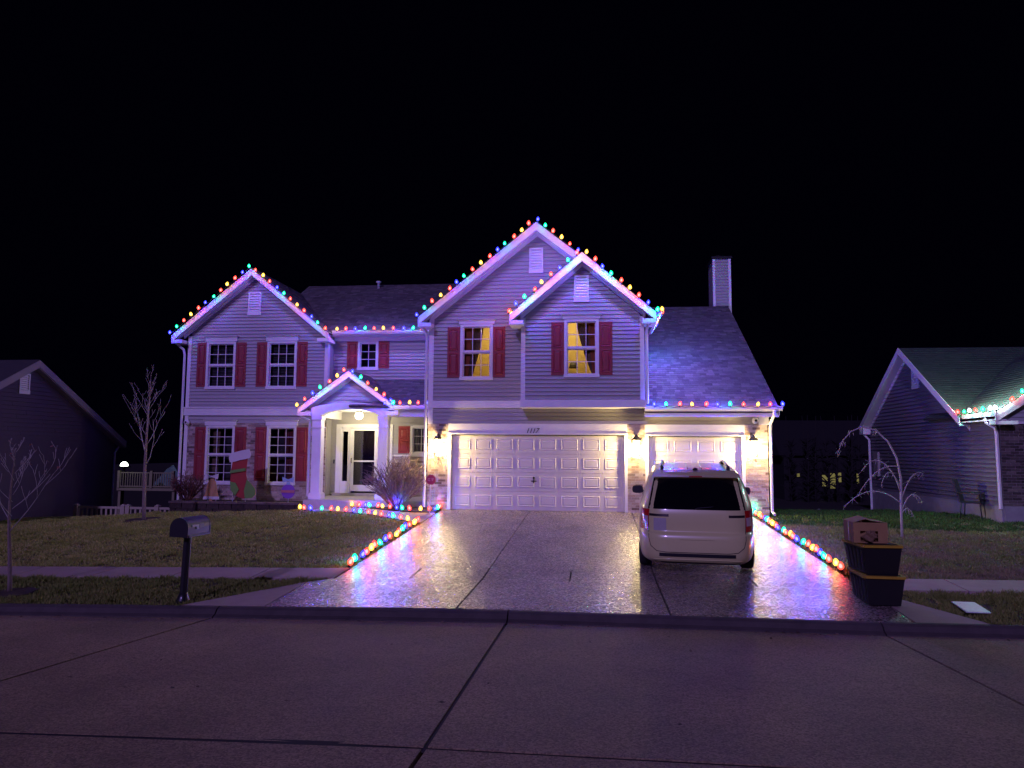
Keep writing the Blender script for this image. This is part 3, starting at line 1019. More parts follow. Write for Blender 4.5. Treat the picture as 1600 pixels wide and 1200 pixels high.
for a, b, z0, z1 in ((-8.24, -7.88, 4.38, 5.28), (-7.16, -6.80, 4.38, 5.28), (-6.43, -6.05, 1.60, 2.48)):
    shutter(F_M, a, b, z0, z1, H)
# entry door set
t = MB()
pbox(t, F_M, -8.52, -8.36, 0.30, 2.54, -0.1, 0.05); pbox(t, F_M, -6.80, -6.62, 0.30, 2.54, -0.1, 0.05)
pbox(t, F_M, -8.36, -6.80, 2.42, 2.54, -0.1, 0.048); pbox(t, F_M, -8.08, -8.03, 0.30, 2.42, -0.1, 0.045); pbox(t, F_M, -7.13, -7.08, 0.30, 2.42, -0.1, 0.045)
for a, b in ((-8.36, -8.08), (-7.08, -6.80)):
    pbox(t, F_M, a, a + 0.05, 0.30, 2.42, -0.08, 0.02); pbox(t, F_M, b - 0.05, b, 0.30, 2.42, -0.08, 0.02)
    pbox(t, F_M, a + 0.05, b - 0.05, 0.30, 0.68, -0.08, 0.018); pbox(t, F_M, a + 0.05, b - 0.05, 2.30, 2.42, -0.08, 0.018)
entry = t.build('door_frame', TRIM, H)
for a, b in ((-8.31, -8.13), (-7.03, -6.85)):
    t = MB(); pbox(t, F_M, a, b, 0.68, 2.30, -0.05, -0.04); t.build('sidelight_pane', DARKGLASS, entry)
t = MB()
pbox(t, F_M, -8.02, -7.925, 0.36, 2.41, -0.02, 0.03); pbox(t, F_M, -7.225, -7.14, 0.36, 2.41, -0.02, 0.03)
pbox(t, F_M, -7.925, -7.225, 2.33, 2.41, -0.02, 0.028); pbox(t, F_M, -7.925, -7.225, 1.31, 1.36, -0.02, 0.028); pbox(t, F_M, -7.925, -7.225, 0.36, 0.56, -0.02, 0.028)
storm = t.build('storm_door', TRIM, H)
for a, b in ((1.36, 2.33), (0.56, 1.31)):
    t = MB(); pbox(t, F_M, -7.925, -7.225, a, b, -0.005, 0.0); t.build('pane', DARKGLASS, storm)
t = MB(); t.tube([(-7.98, YM - 0.03, 1.28), (-7.98, YM - 0.085, 1.29), (-7.98, YM - 0.085, 1.42), (-7.98, YM - 0.03, 1.43)], 0.012, 6); t.build('handle', METALDK, storm)
DOORP = mat('inner_door_paint', (0.16, 0.10, 0.13), 0.5, 0.1, 3)
t = MB(); pbox(t, F_M, -8.03, -7.13, 0.36, 2.42, -0.16, -0.11); idoor = t.build('entry_door', DOORP, H)
for a, b, c, d in ((-7.93, -7.62, 1.5, 2.28), (-7.54, -7.23, 1.5, 2.28), (-7.93, -7.62, 0.5, 1.3), (-7.54, -7.23, 0.5, 1.3)):
    raised_panel('panel', F_M, a, b, c, d, idoor, DOORP, -0.109)
t = MB(); pbox(t, F_M, -8.36, -8.03, 0.3, 2.42, -0.4, -0.3); pbox(t, F_M, -7.13, -6.8, 0.3, 2.42, -0.4, -0.3); t.build('hall', DARKROOM, H)
t = MB(); pbox(t, F_M, -8.56, -6.58, 0.22, 0.30, -0.05, 0.22); t.build('threshold', CONCRETE, H)
t = MB(); pbox(t, F_M, -8.60, -8.56, 1.25, 1.38, 0.02, 0.045); t.build('doorbell', BLACKPL, H)

# porch slab, posts, arch, ceiling
t = MB(); t.box(-8.68, XG0 + 0.02, 21.22, YM + 0.02, -0.3, 0.215); t.build('porch_slab', CONCRETE, H)
for x0, x1 in ((-8.56, -8.28), (-6.50, -6.22)):
    t = MB(); t.box(x0, x1, 21.46, 21.74, 0.38, 2.72)
    p = t.build('porch_post', TRIM, H)
    t = MB(); t.box(x0 - 0.05, x1 + 0.05, 21.41, 21.79, 0.215, 0.38); t.box(x0 - 0.03, x1 + 0.03, 21.43, 21.77, 0.38, 0.41); t.build('post_base', TRIM, p)
    t = MB(); t.box(x0 - 0.02, x1 + 0.02, 21.44, 21.76, 2.36, 2.39); t.box(x0 - 0.02, x1 + 0.02, 21.44, 21.76, 2.60, 2.72); t.build('post_cap', TRIM, p)
# number plaque on the post
t = MB()
for i in range(4):
    t.box(-8.47, -8.40, 21.445, 21.46, 1.95 - i * 0.09, 2.02 - i * 0.09)
n = 20
bot, top = [], []
for i in range(n + 1):
    u = i / n; x = -8.60 + (2.42) * u
    a = max(0.0, 1 - ((x + 7.39) / 0.92) ** 2)
    bot.append((x, 2.70 + 0.22 * a ** 0.6 if a > 0 else 2.70)); top.append((x, 2.98 + 0.14 * max(0.0, 1 - ((x + 7.39) / 1.15) ** 2) ** 0.8))
mbA = MB()
for i in range(n):
    (xa, za), (xb, zb) = bot[i], bot[i + 1]; (xc, zc), (xd, zd) = top[i], top[i + 1]
    mbA.hexa([(xa, 21.45, za), (xb, 21.45, zb), (xb, 21.75, zb), (xa, 21.75, za)], [(xc, 21.45, zc), (xd, 21.45, zd), (xd, 21.75, zd), (xc, 21.75, zc)])
mbA.build('porch_arch', TRIM, H)
t = MB(); t.box(-6.18, XG0, 21.46, 21.74, 2.70, 2.99); t.build('porch_beam', TRIM, H)
t = MB(); t.box(-8.60, XG0, 21.75, YM - 0.03, 2.93, 2.96); t.build('porch_ceiling', TRIM, H)
t = MB(); t.box(-8.62, -8.36, 21.75, YM - 0.02, 2.68, 2.93); t.build('porch_beam', TRIM, H)
PSL = 0.727
PAX, PAZ = -7.42, 4.10
wallP = MB(); wallP.box(-8.3, -6.6, 21.66, 21.72, 3.0, 3.05); wallP = wallP.build('wall', SIDING, H)
siding(wallP, front(21.66), -8.8, -6.0, 2.99, 3.95, [], lambda z: (PAX - (PAZ - 0.2 - z) / PSL, PAX + (PAZ - 0.2 - z) / PSL))

# ---- garage block
wallG = MB(); pbox(wallG, F_G, XG0, XG1, 2.46, 2.9, -0.12, -0.02); wallG = wallG.build('wall', SIDING, H)
W7 = (-3.91, -2.98, 3.76, 5.34); W8 = (-0.88, 0.05, 3.76, 5.34)
V7 = (-1.93, -1.53, 6.88, 7.56); V8 = (-0.62, -0.21, 5.88, 6.57)
SG = 0.80
GAPX, GAPZ = -1.70, 8.22
BAPX, BAPZ, SB = -0.39, 7.14, 0.86
siding(wallG, F_G, XG0 + 0.12, 1.3, 3.14, 7.95, [W7, V7, (-1.95, 1.4, 3.0, 5.5)], lambda z: (GAPX - (GAPZ - 0.26 - z) / SG, GAPX + (GAPZ - 0.26 - z) / SG))
siding(wallG, F_G, XG0 + 0.12, XG1 - 0.2, 2.47, 2.92)
GD1 = (-4.15, 0.76, 0.03, 2.145); GD2 = (1.42, 3.94, 0.03, 2.12)
bricks(H, front(20.82), XG0, -4.24, -0.12, 2.46, single=True)
bricks(H, front(20.82), 0.84, 1.34, -0.12, 2.46, single=True)
bricks(H, front(20.82), 4.02, XG1, -0.12, 2.46)
window(F_G, *W7, 3, 2, H, header=0.13, room='lit')
vent(F_G, *V7, H)
for a, b in ((-4.30, -3.93), (-2.96, -2.61)): shutter(F_G, a, b, 3.80, 5.27, H)
t = MB(); pbox(t, F_G, XG0 - 0.02, -2.1, 2.92, 3.13, -0.02, 0.06); t.build('band_board', TRIM, H)
t = MB(); pbox(t, F_G, XG0 - 0.01, XG0 + 0.13, 2.46, 5.5, -0.12, 0.04); t.build('corner_trim', TRIM, H)
t = MB(); t.box(XG0 - 0.0, XG0 + 0.04, YG + 0.13, YM + 0.1, 0, 5.5); t.build('side_wall', SIDING, H)


def garage_door(P, s0, s1, z0, z1, ncol, parent):
    jb = MB()
    pbox(jb, P, s0 - 0.09, s0, z0, z1 + 0.02, -0.14, 0.035); pbox(jb, P, s1, s1 + 0.08, z0, z1 + 0.02, -0.14, 0.035)
    pbox(jb, P, s0 - 0.09, s1 + 0.08, z1 + 0.02, z1 + 0.34, -0.14, 0.03); pbox(jb, P, s0 - 0.10, s1 + 0.09, z1 + 0.02, z1 + 0.06, 0.03, 0.055)
    jb.build('garage_door_trim', TRIM, parent)
    mb = MB()
    hh = (z1 - z0) / 4
    for i in range(4):
        pbox(mb, P, s0 + 0.004, s1 - 0.004, z0 + i * hh + 0.006, z0 + (i + 1) * hh - 0.006, -0.13, -0.085)
        pbox(mb, P, s0 + 0.004, s1 - 0.004, z0 + i * hh - 0.006 if i else z0, z0 + i * hh + 0.006, -0.13, -0.105)
    g = mb.build('garage_door', GDOOR, parent)
    cw = (s1 - s0) / ncol
    for i in range(4):
        for j in range(ncol):
            c = s0 + (j + 0.5) * cw
            raised_panel('panel', P, c - 0.235, c + 0.235, z0 + i * hh + 0.11, z0 + (i + 1) * hh - 0.11, g, GDOOR, -0.0845, 0.9)
    return g


g1 = garage_door(F_G, *GD1, 8, H)
t = MB(); t.tube([(-1.78, 20.91, 0.95), (-1.78, 20.87, 0.95)], 0.03, 8); t.tube([(-1.86, 20.875, 0.86), (-1.70, 20.875, 0.86)], 0.012, 6); t.tube([(-1.78, 20.875, 0.80), (-1.78, 20.875, 0.92)], 0.014, 6)
t.build('handle', METALDK, g1)
g2 = garage_door(F_G, *GD2, 4, H)
for _i, _ch in enumerate('1117'):
    _c = bpy.data.curves.new('digit', 'FONT'); _c.body = _ch; _c.size = 0.20; _c.extrude = 0.006; _c.shear = 0.35; _c.align_x = 'CENTER'
    _o = bpy.data.objects.new('digit', _c); COL.objects.link(_o)
    bpy.context.view_layer.update()
    _me = bpy.data.meshes.new_from_object(_o.evaluated_get(bpy.context.evaluated_depsgraph_get()))
    bpy.data.objects.remove(_o); bpy.data.curves.remove(_c)
    _me.materials.clear(); _me.materials.append(BLACKPL)
    put('number_digit', _me, (-1.83 + (_i - 1.5) * 0.088, YG - 0.0425, 2.21), H, rot=(PI / 2, 0, 0))

# ---- bump-out with the smaller gable
XB0, XB1 = -2.08, 1.28
wallB = MB(); wallB.box(XB0, XB1, YB + 0.03, YB + 0.15, 3.0, 3.1); wallB = wallB.build('wall', SIDING, H)
siding(wallB, F_B, XB0 + 0.1, XB1 - 0.1, 3.12, 7.0, [W8, V8], lambda z: (BAPX - (BAPZ - 0.26 - z) / SB, BAPX + (BAPZ - 0.26 - z) / SB))
window(F_B, *W8, 3, 2, H, header=0.12, room='lit')
vent(F_B, *V8, H)
for a, b in ((-1.25, -0.90), (0.07, 0.43)): shutter(F_B, a, b, 3.79, 5.26, H)
t = MB(); pbox(t, F_B, XB0 - 0.03, XB1 + 0.05, 2.90, 3.11, -0.62, 0.06); t.build('band_board', TRIM, H)
for a in (XB0 - 0.01, XB1 - 0.11):
    t = MB(); pbox(t, F_B, a, a + 0.12, 3.11, 5.4, -0.1, 0.04); t.build('corner_trim', TRIM, H)
t = MB(); t.box(XB0, XB0 + 0.04, YB + 0.1, YG, 3.11, 5.6); t.box(XB1 - 0.04, XB1, YB + 0.1, 27, 2.9, 5.45); t.build('side_wall', SIDING, H)
# lit rooms: cloth and a warm ceiling lamp each
curtain('curtain', F_G, (-3.87, -3.60), (-3.87, -3.72), 5.28, 3.80, -0.16, CURT_O, H)
curtain('curtain', F_G, (-3.60, -3.28), (-3.80, -3.62), 5.28, 3.80, -0.19, CURT_B, H)
curtain('curtain', F_B, (-0.55, -0.15), (-0.12, 0.02), 5.28, 3.80, -0.19, CURT_B, H)
curtain('curtain', F_B, (-0.24, 0.02), (-0.10, 0.02), 5.28, 3.80, -0.16, CURT_O, H)
ROOMLAMP = emit('room_lamp_glow', (1.0, 0.82, 0.42), 3.0)
for nm, x, y in (('a', -3.0, YG + 1.2), ('b', -0.7, YB + 1.2)):
    t = MB(); t.lathe((x, y, 5.66), [(0.0, -0.14), (0.10, -0.12), (0.16, -0.05), (0.17, 0.0), (0.02, 0.02), (0.02, 0.12)], 14); t.build('ceiling_lamp', ROOMLAMP, H)
    ld = bpy.data.lights.new('ceiling_lamp_light', 'POINT'); ld.energy = 36; ld.color = (1.0, 0.74, 0.30); ld.shadow_soft_size = 0.12
    put('ceiling_lamp_light', ld, (x, y, 5.35), H)
t = MB(); t.lathe((0.2 - 0.9, YB + 1.9, 4.2), [(0.14, 0), (0.10, 0.16), (0.0, 0.17)], 12); t.build('table_lamp', BLIND, H)


# ---- roofs
def gable_roof(ax, az, sl, xl, xr, yf, yb, parent, wall_y, fascia=0.19, frieze=0.14, slabs=True, shing=(True, True), right_end=None):
    th = 0.07
    zl, zr = az - sl * (ax - xl), az - sl * (xr - ax)
    k = 1 / math.sqrt(1 + sl * sl)
    ll, lr = (ax - xl) / k, (xr - ax) / k
    dep = yb - yf
    if shing[0]:
        shingles(parent, (xl, yb, zl), (0, -1, 0), (k, 0, sl * k), [(0, 0), (dep, 0), (dep, ll), (0, ll)], name='shingles')
    else:
        d = MB(); d.prism([(xl, yf, zl - 0.05), (ax, yf, az - 0.05), (ax, yf, az), (xl, yf, zl)], [(xl, yb, zl - 0.05), (ax, yb, az - 0.05), (ax, yb, az), (xl, yb, zl)]); d.build('roof', SHINGLE, parent)
    if shing[1]:
        shingles(parent, (xr, yf, zr), (0, 1, 0), (-k, 0, sl * k), [(0, 0), (dep, 0), (dep, lr), (0, lr)], name='shingles')
    else:
        d = MB(); d.prism([(ax, yf, az - 0.05), (xr, yf, zr - 0.05), (xr, yf, zr), (ax, yf, az)], [(ax, yb, az - 0.05), (xr, yb, zr - 0.05), (xr, yb, zr), (ax, yb, az)]); d.build('roof', SHINGLE, parent)
    # rake boards, soffit and inner frieze
    o = 0.052
    f = MB()
    f.prism([(xl - 0.02, yf - 0.03, zl - o - fascia), (ax, yf - 0.03, az - o - fascia * 1.08), (ax, yf - 0.03, az - o + 0.03), (xl - 0.02, yf - 0.03, zl - o + 0.02)],
            [(xl - 0.02, yf, zl - o - fascia), (ax, yf, az - o - fascia * 1.08), (ax, yf, az - o + 0.03), (xl - 0.02, yf, zl - o + 0.02)])
    f.build('rake_board', TRIM, parent)
    f = MB()
    f.prism([(ax + 0.002, yf - 0.03, az - o - fascia * 1.08), (xr + 0.02, yf - 0.03, zr - o - fascia), (xr + 0.02, yf - 0.03, zr - o + 0.02), (ax + 0.002, yf - 0.03, az - o + 0.03)],
            [(ax + 0.002, yf, az - o - fascia * 1.08), (xr + 0.02, yf, zr - o - fascia), (xr + 0.02, yf, zr - o + 0.02), (ax + 0.002, yf, az - o + 0.03)])
    f.build('rake_board', TRIM, parent)
    s = MB()
    zt = o + 0.10
    s.prism([(xl, yf, zl - zt - 0.02), (ax, yf, az - zt - 0.02), (ax, yf, az - zt), (xl, yf, zl - zt)], [(xl, wall_y, zl - zt - 0.02), (ax, wall_y, az - zt - 0.02), (ax, wall_y, az - zt), (xl, wall_y, zl - zt)])
    s.prism([(ax, yf, az - zt - 0.02), (xr, yf, zr - zt - 0.02), (xr, yf, zr - zt), (ax, yf, az - zt)], [(ax, wall_y, az - zt - 0.02), (xr, wall_y, zr - zt - 0.02), (xr, wall_y, zr - zt), (ax, wall_y, az - zt)])
    s.build('soffit', TRIM, parent)
    fr = MB()
    zi = o + 0.12
    x2l, x2r = xl + 0.25, xr - 0.25
    fr.prism([(x2l, wall_y - 0.045, zl + 0.25 * sl - zi - frieze), (ax, wall_y - 0.045, az - zi - frieze), (ax, wall_y - 0.045, az - zi), (x2l, wall_y - 0.045, zl + 0.25 * sl - zi)],
             [(x2l, wall_y, zl + 0.25 * sl - zi - frieze), (ax, wall_y, az - zi - frieze), (ax, wall_y, az - zi), (x2l, wall_y, zl + 0.25 * sl - zi)])
    fr.prism([(ax + 0.002, wall_y - 0.045, az - zi - frieze), (x2r, wall_y - 0.045, zr + 0.25 * sl - zi - frieze), (x2r, wall_y - 0.045, zr + 0.25 * sl - zi), (ax + 0.002, wall_y - 0.045, az - zi)],
             [(ax + 0.002, wall_y, az - zi - frieze), (x2r, wall_y, zr + 0.25 * sl - zi - frieze), (x2r, wall_y, zr + 0.25 * sl - zi), (ax + 0.002, wall_y, az - zi)])
    fr.build('frieze_board', TRIM, parent)
    # boxed eave returns at both lower corners
    for sx, xe, ze in ((-1, xl, zl), (1, xr, zr)):
        r = MB()
        a, b2 = (xe - 0.02, xe + 0.36) if sx < 0 else (xe - 0.36, xe + 0.02)
        r.box(a, b2, yf - 0.026, wall_y + 0.3, ze - o - fascia - 0.05, ze - o - fascia + 0.06)
        r.build('eave_return', TRIM, parent)


gable_roof(LAPX, LAPZ, SL, -13.95, -8.61, 22.68, 26.9, H, YL, shing=(False, True))
gable_roof(GAPX, GAPZ, SG, -5.07, 1.62, 20.42, 28.2, H, YG, shing=(False, False))
gable_roof(BAPX, BAPZ, SB, -2.36, 1.58, 19.80, 23.0, H, YB, shing=(False, False))
gable_roof(PAX, PAZ, PSL, -8.97, -5.90, 21.36, 23.48, H, 21.66, fascia=0.15, frieze=0.10, shing=(False, True))

# main roof behind (middle part)
MS = 0.58
k = 1 / math.sqrt(1 + MS * MS)
lm = (27.55 - 23.12) / k
shingles(H, (-11.3, 23.12, 5.55), (1, 0, 0), (0, k, MS * k), [(0, 0), (9.0, 0), (9.0, lm), (0, lm)])
t = MB(); t.prism([(-11.3, 27.55, 8.11), (-11.3, 32, 5.5), (-2, 32, 5.5)], [(-11.3, 27.55, 8.06), (-11.3, 32, 5.45), (-2, 32, 5.45)])
t.build('rear_roof', ROOFDECK, H)
t = MB(); t.lathe((-8.36, 27.2, 7.85), [(0.05, 0), (0.05, 0.28), (0.10, 0.29), (0.10, 0.34), (0.0, 0.36)], 10); t.build('vent_pipe', GUTTER, H)
# shed roof right of the porch gable
PS2 = 0.47
k = 1 / math.sqrt(1 + PS2 * PS2)
lp = (YM - 0.03 - 21.36) / k
shingles(H, (-7.4, 21.36, 3.02), (1, 0, 0), (0, k, PS2 * k), [(0, 0), (2.56, 0), (2.56, lp), (0, lp)])
# garage roof
GS = 0.58
k = 1 / math.sqrt(1 + GS * GS)
lg = (27.65 - 20.42) / k
shingles(H, (1.29, 20.42, 2.90), (1, 0, 0), (0, k, GS * k), [(0, 0), (3.56, 0), (3.56, lg), (0, lg)], exp=0.143)
t = MB()
rz = 2.90 + GS * (27.65 - 20.42)
t.prism([(4.60, YG, 2.45), (4.60, 34, 2.45), (4.60, 34, 3.0), (4.60, 27.65, rz - 0.12), (4.60, YG, 3.02)], [(4.63, YG, 2.45), (4.63, 34, 2.45), (4.63, 34, 3.0), (4.63, 27.65, rz - 0.12), (4.63, YG, 3.02)])
t.box(4.58, 4.63, YG + 0.08, 34, -0.6, 2.45)
t.build('side_wall', SIDING, H)
t = MB()
t.prism([(4.83, 20.42, 2.70), (4.83, 27.65, rz - 0.2), (4.83, 27.65, rz - 0.03), (4.83, 20.42, 2.87)], [(4.87, 20.42, 2.70), (4.87, 27.65, rz - 0.2), (4.87, 27.65, rz - 0.03), (4.87, 20.42, 2.87)])
t.build('rake_board', TRIM, H)
t = MB(); t.prism([(1.3, 27.65, rz), (4.86, 27.65, rz), (4.86, 34.5, 3.0), (1.3, 34.5, 3.0)], [(1.3, 27.65, rz - .05), (4.86, 27.65, rz - .05), (4.86, 34.5, 2.95), (1.3, 34.5, 2.95)])
t.build('rear_roof', ROOFDECK, H)


def gutter(a, b, parent, w=0.13, h=0.12):
    a, b = Vector(a), Vector(b)
    d = (b - a).normalized()
    nrm = Vector((d.y, -d.x, 0))
    if nrm.y > 0.1 or (abs(nrm.y) <= 0.1 and nrm.x < 0): nrm = -nrm
    pr = [(0, 0), (0, -h), (w * 0.6, -h), (w * 0.85, -h * 0.6), (w, 0), (w - 0.012, 0), (w * 0.8, -h * 0.55), (w * 0.58, -h + 0.012), (0.012, -h + 0.012), (0.012, 0)]
    A = [a + nrm * p + Vector((0, 0, q)) for p, q in pr]
    B = [b + nrm * p + Vector((0, 0, q)) for p, q in pr]
    m = MB(); m.prism(A, B)
    return m.build('gutter', GUTTER, parent)


gutter((-8.60, 23.11, 5.58), (-5.06, 23.11, 5.58), H)
t = MB(); t.box(-8.68, -4.9, 23.12, YM, 5.42, 5.46); t.box(-8.68, -4.9, YM - 0.05, YM, 5.3, 5.42); t.build('soffit', TRIM, H)
gutter((-6.0, 21.35, 3.04), (-4.86, 21.35, 3.04), H)
t = MB(); t.box(-6.2, -4.85, 21.36, 21.46, 2.90, 2.94); t.build('soffit', TRIM, H)
gutter((1.30, 20.41, 2.94), (4.92, 20.41, 2.94), H)
t = MB(); t.box(1.30, 4.85, 20.42, YG, 2.76, 2.79); t.box(1.30, 4.85, 20.42, 20.45, 2.66, 2.87); t.build('soffit', TRIM, H)
t = MB(); t.box(4.40, XG1 + 0.03, 20.76, 20.82, 2.46, 2.76); t.build('corner_trim', TRIM, H)
gutter((1.60, 19.80, 5.45), (1.60, 22.9, 5.45), H)
gutter((-5.10, 20.42, 5.50), (-5.10, 23.1, 5.50), H)


def downspout(pts, parent, r=0.042):
    m = MB(); m.tube(pts, r, 6, smooth=False)
    return m.build('downspout', GUTTER, parent)


downspout([(-13.98, 22.9, 5.35), (-13.95, 22.92, 5.2), (-13.66, 22.9, 4.98), (-13.62, 22.9, 4.8), (-13.62, 22.9, -0.1)], H)
downspout([(-5.08, 20.6, 5.40), (-5.06, 20.62, 5.3), (-4.90, 20.74, 5.12), (-4.90, 20.75, 5.0), (-4.90, 20.75, 2.5), (-4.90, 20.75, 0.1)], H)
downspout([(1.60, 19.95, 5.34), (1.56, 19.98, 5.26), (1.36, 20.08, 5.10), (1.35, 20.1, 4.9), (1.35, 20.1, 3.0)], H)
downspout([(4.72, 20.35, 2.84), (4.72, 20.38, 2.72), (4.69, 20.70, 2.5), (4.69, 20.74, 2.3), (4.69, 20.74, 0.12), (4.72, 20.6, 0.05)], H)
downspout([(-8.95, 21.4, 2.80), (-8.93, 21.42, 2.72), (-8.66, 21.50, 2.58), (-8.66, 21.52, 2.4), (-8.66, 21.52, 0.3)], H)
# chimney
t = MB(); t.box(4.42, 5.02, 28.14, 29.4, 3.0, 9.02); chim = t.build('chimney', mat('chimney_board', (0.34, 0.31, 0.29), 0.6, 0.08, 4), H)
siding(chim, front(28.13), 4.46, 4.98, 6.2, 9.0)
for a in (4.38, 4.96):
    t = MB(); t.box(a, a + 0.09, 28.08, 28.18, 5.8, 9.0); t.build('corner_trim', TRIM, chim)
t = MB(); t.box(4.34, 5.10, 28.04, 29.5, 9.02, 9.10); t.lathe((4.7, 28.7, 9.10), [(0.16, 0), (0.16, 0.12), (0.28, 0.14), (0.0, 0.22)], 14); t.build('chimney_cap', METALDK, chim)
# rounded cameras under the eaves
for x, y, z in ((-13.44, 22.93, 2.57), (4.29, 20.72, 2.57)):
    t = MB(); t.lathe((x, y, z), [(0.0, -0.10), (0.05, -0.095), (0.085, -0.06), (0.09, 0.0), (0.06, 0.06)], 14, axis='y'); c = t.build('security_camera', TRIM, H)
    t = MB(); t.lathe((x, y - 0.101, z), [(0.0, -0.004), (0.035, 0.0), (0.035, 0.01)], 12, axis='y'); t.build('lens', BLACKPL, c)

# ---- lanterns on the brick piers and the porch globe
LANT_G = glow_glass('lantern_glass', (1.0, 0.86, 0.48), 16.0, 0.55)
for x in (-4.50, 1.085, 4.22):
    y = 20.66
    t = MB(); t.box(x - 0.05, x + 0.05, 20.79, 20.815, 1.80, 2.10); t.box(x - 0.02, x + 0.02, 20.68, 20.80, 2.05, 2.09)
    lt = t.build('wall_lantern', METALDK, H)
    t = MB(); t.lathe((x, y, 2.03), [(0.13, 0), (0.12, 0.03), (0.04, 0.10), (0.02, 0.15), (0.0, 0.16)], 4, smooth=False); t.build('lantern_cap', METALDK, lt)
    t = MB()
    for sx in (-1, 1):
        for sy in (-1, 1):
            t.hexa([(x + sx * 0.07 - .008, y + sy * 0.07 - .008, 1.62), (x + sx * 0.07 + .008, y + sy * 0.07 - .008, 1.62), (x + sx * 0.07 + .008, y + sy * 0.07 + .008, 1.62), (x + sx * 0.07 - .008, y + sy * 0.07 + .008, 1.62)],
                   [(x + sx * 0.10 - .008, y + sy * 0.10 - .008, 2.02), (x + sx * 0.10 + .008, y + sy * 0.10 - .008, 2.02), (x + sx * 0.10 + .008, y + sy * 0.10 + .008, 2.02), (x + sx * 0.10 - .008, y + sy * 0.10 + .008, 2.02)])
    t.box(x - 0.08, x + 0.08, y - 0.08, y - 0.06, 1.60, 1.62); t.box(x - 0.08, x + 0.08, y + 0.06, y + 0.08, 1.60, 1.62); t.box(x - 0.012, x + 0.012, y - 0.06, y + 0.06, 1.60, 1.615)
    t.build('lantern_frame', METALDK, lt)
    t = MB(); t.hexa([(x - .06, y - .06, 1.63), (x + .06, y - .06, 1.63), (x + .06, y + .06, 1.63), (x - .06, y + .06, 1.63)], [(x - .09, y - .09, 2.01), (x + .09, y - .09, 2.01), (x + .09, y + .09, 2.01), (x - .09, y + .09, 2.01)])
    t.build('lantern_pane', LANT_G, lt)
    ld = bpy.data.lights.new('lantern_light', 'POINT'); ld.energy = 400; ld.color = (1.0, 0.72, 0.28); ld.shadow_soft_size = 0.05
    put('lantern_light', ld, (x, y - 0.02, 1.76), lt)
t = MB(); t.lathe((-7.45, 22.5, 2.78), [(0.0, -0.13), (0.07, -0.115), (0.12, -0.06), (0.13, 0.0), (0.11, 0.07), (0.05, 0.12)], 16); pg = t.build('porch_globe', emit('globe_glass', (1.0, 0.9, 0.6), 6.0), H)
t = MB(); t.lathe((-7.45, 22.5, 2.89), [(0.08, 0), (0.09, 0.04)], 12); t.build('globe_base', METALDK, pg)
ld = bpy.data.lights.new('porch_light', 'POINT'); ld.energy = 85; ld.color = (1.0, 0.85, 0.5); ld.shadow_soft_size = 0.1
put('porch_light', ld, (-7.45, 22.5, 2.58), pg)

# ================================================================== LIGHT STRINGS
BC = {'blue': (0.02, 0.03, 1.0), 'green': (0.0, 0.85, 0.32), 'red': (1.0, 0.05, 0.03), 'yellow': (1.0, 0.52, 0.05), 'white': (0.7, 0.9, 1.0)}
LC = {'blue': (0.05, 0.03, 1.0), 'green': (0.02, 1.0, 0.5), 'red': (1.0, 0.07, 0.08), 'yellow': (1.0, 0.5, 0.08), 'white': (0.7, 0.9, 1.0)}
SEQ = ['blue', 'green', 'red', 'yellow', 'red']
SOCK = mat('socket_green', (0.01, 0.03, 0.015), 0.5, 0.1, 10)
CORE = {}


def bulb_mat(c):
    """coloured translucent envelope: lets the white core show through and glows in its own colour"""
    m = bpy.data.materials.new('bulb_' + c)
    m.use_nodes = True
    nt = m.node_tree
    nt.nodes.clear()
    e = nt.nodes.new('ShaderNodeEmission'); e.inputs['Color'].default_value = (*BC[c], 1); e.inputs['Strength'].default_value = 4.5
    t = nt.nodes.new('ShaderNodeBsdfTransparent'); t.inputs['Color'].default_value = (1, 1, 1, 1)
    mx = nt.nodes.new('ShaderNodeMixShader'); mx.inputs[0].default_value = 0.6
    o = nt.nodes.new('ShaderNodeOutputMaterial')
    nt.links.new(t.outputs[0], mx.inputs[1]); nt.links.new(e.outputs[0], mx.inputs[2]); nt.links.new(mx.outputs[0], o.inputs['Surface'])
    m.cycles.emission_sampling = 'NONE'
    return m


BULB = {}
CORE_M = {c: emit('core_' + c, tuple(0.18 + 0.82 * v for v in LC[c]), 7.0) for c in BC}
for c in BC:
    b = MB()
    b.lathe((0, 0, 0), [(0.0, 0.0), (0.020, 0.0), (0.022, 0.035)], 8, 1)
    b.lathe((0, 0, 0), [(0.022, 0.036), (0.042, 0.060), (0.048, 0.085), (0.040, 0.115), (0.022, 0.145), (0.0, 0.160)], 10, 0)
    b.lathe((0, 0, 0), [(0.0, 0.050), (0.021, 0.065), (0.025, 0.09), (0.014, 0.115), (0.0, 0.125)], 8, 2)
    BULB[c] = b.mesh('bulb', [bulb_mat(c), SOCK, CORE_M[c]], False)[0]
BULB_W = 1.0
CW = {'blue': 13.0, 'green': 1.6, 'red': 1.1, 'yellow': 0.9, 'white': 3.0}      # blue lamps reach furthest in the photograph
PL = {}


def light_data(c, watt):
    if (c, watt) not in PL:
        d = bpy.data.lights.new('bulb_light', 'POINT'); d.color = LC[c]; d.energy = watt; d.shadow_soft_size = 0.04
        PL[(c, watt)] = d
    return PL[(c, watt)]


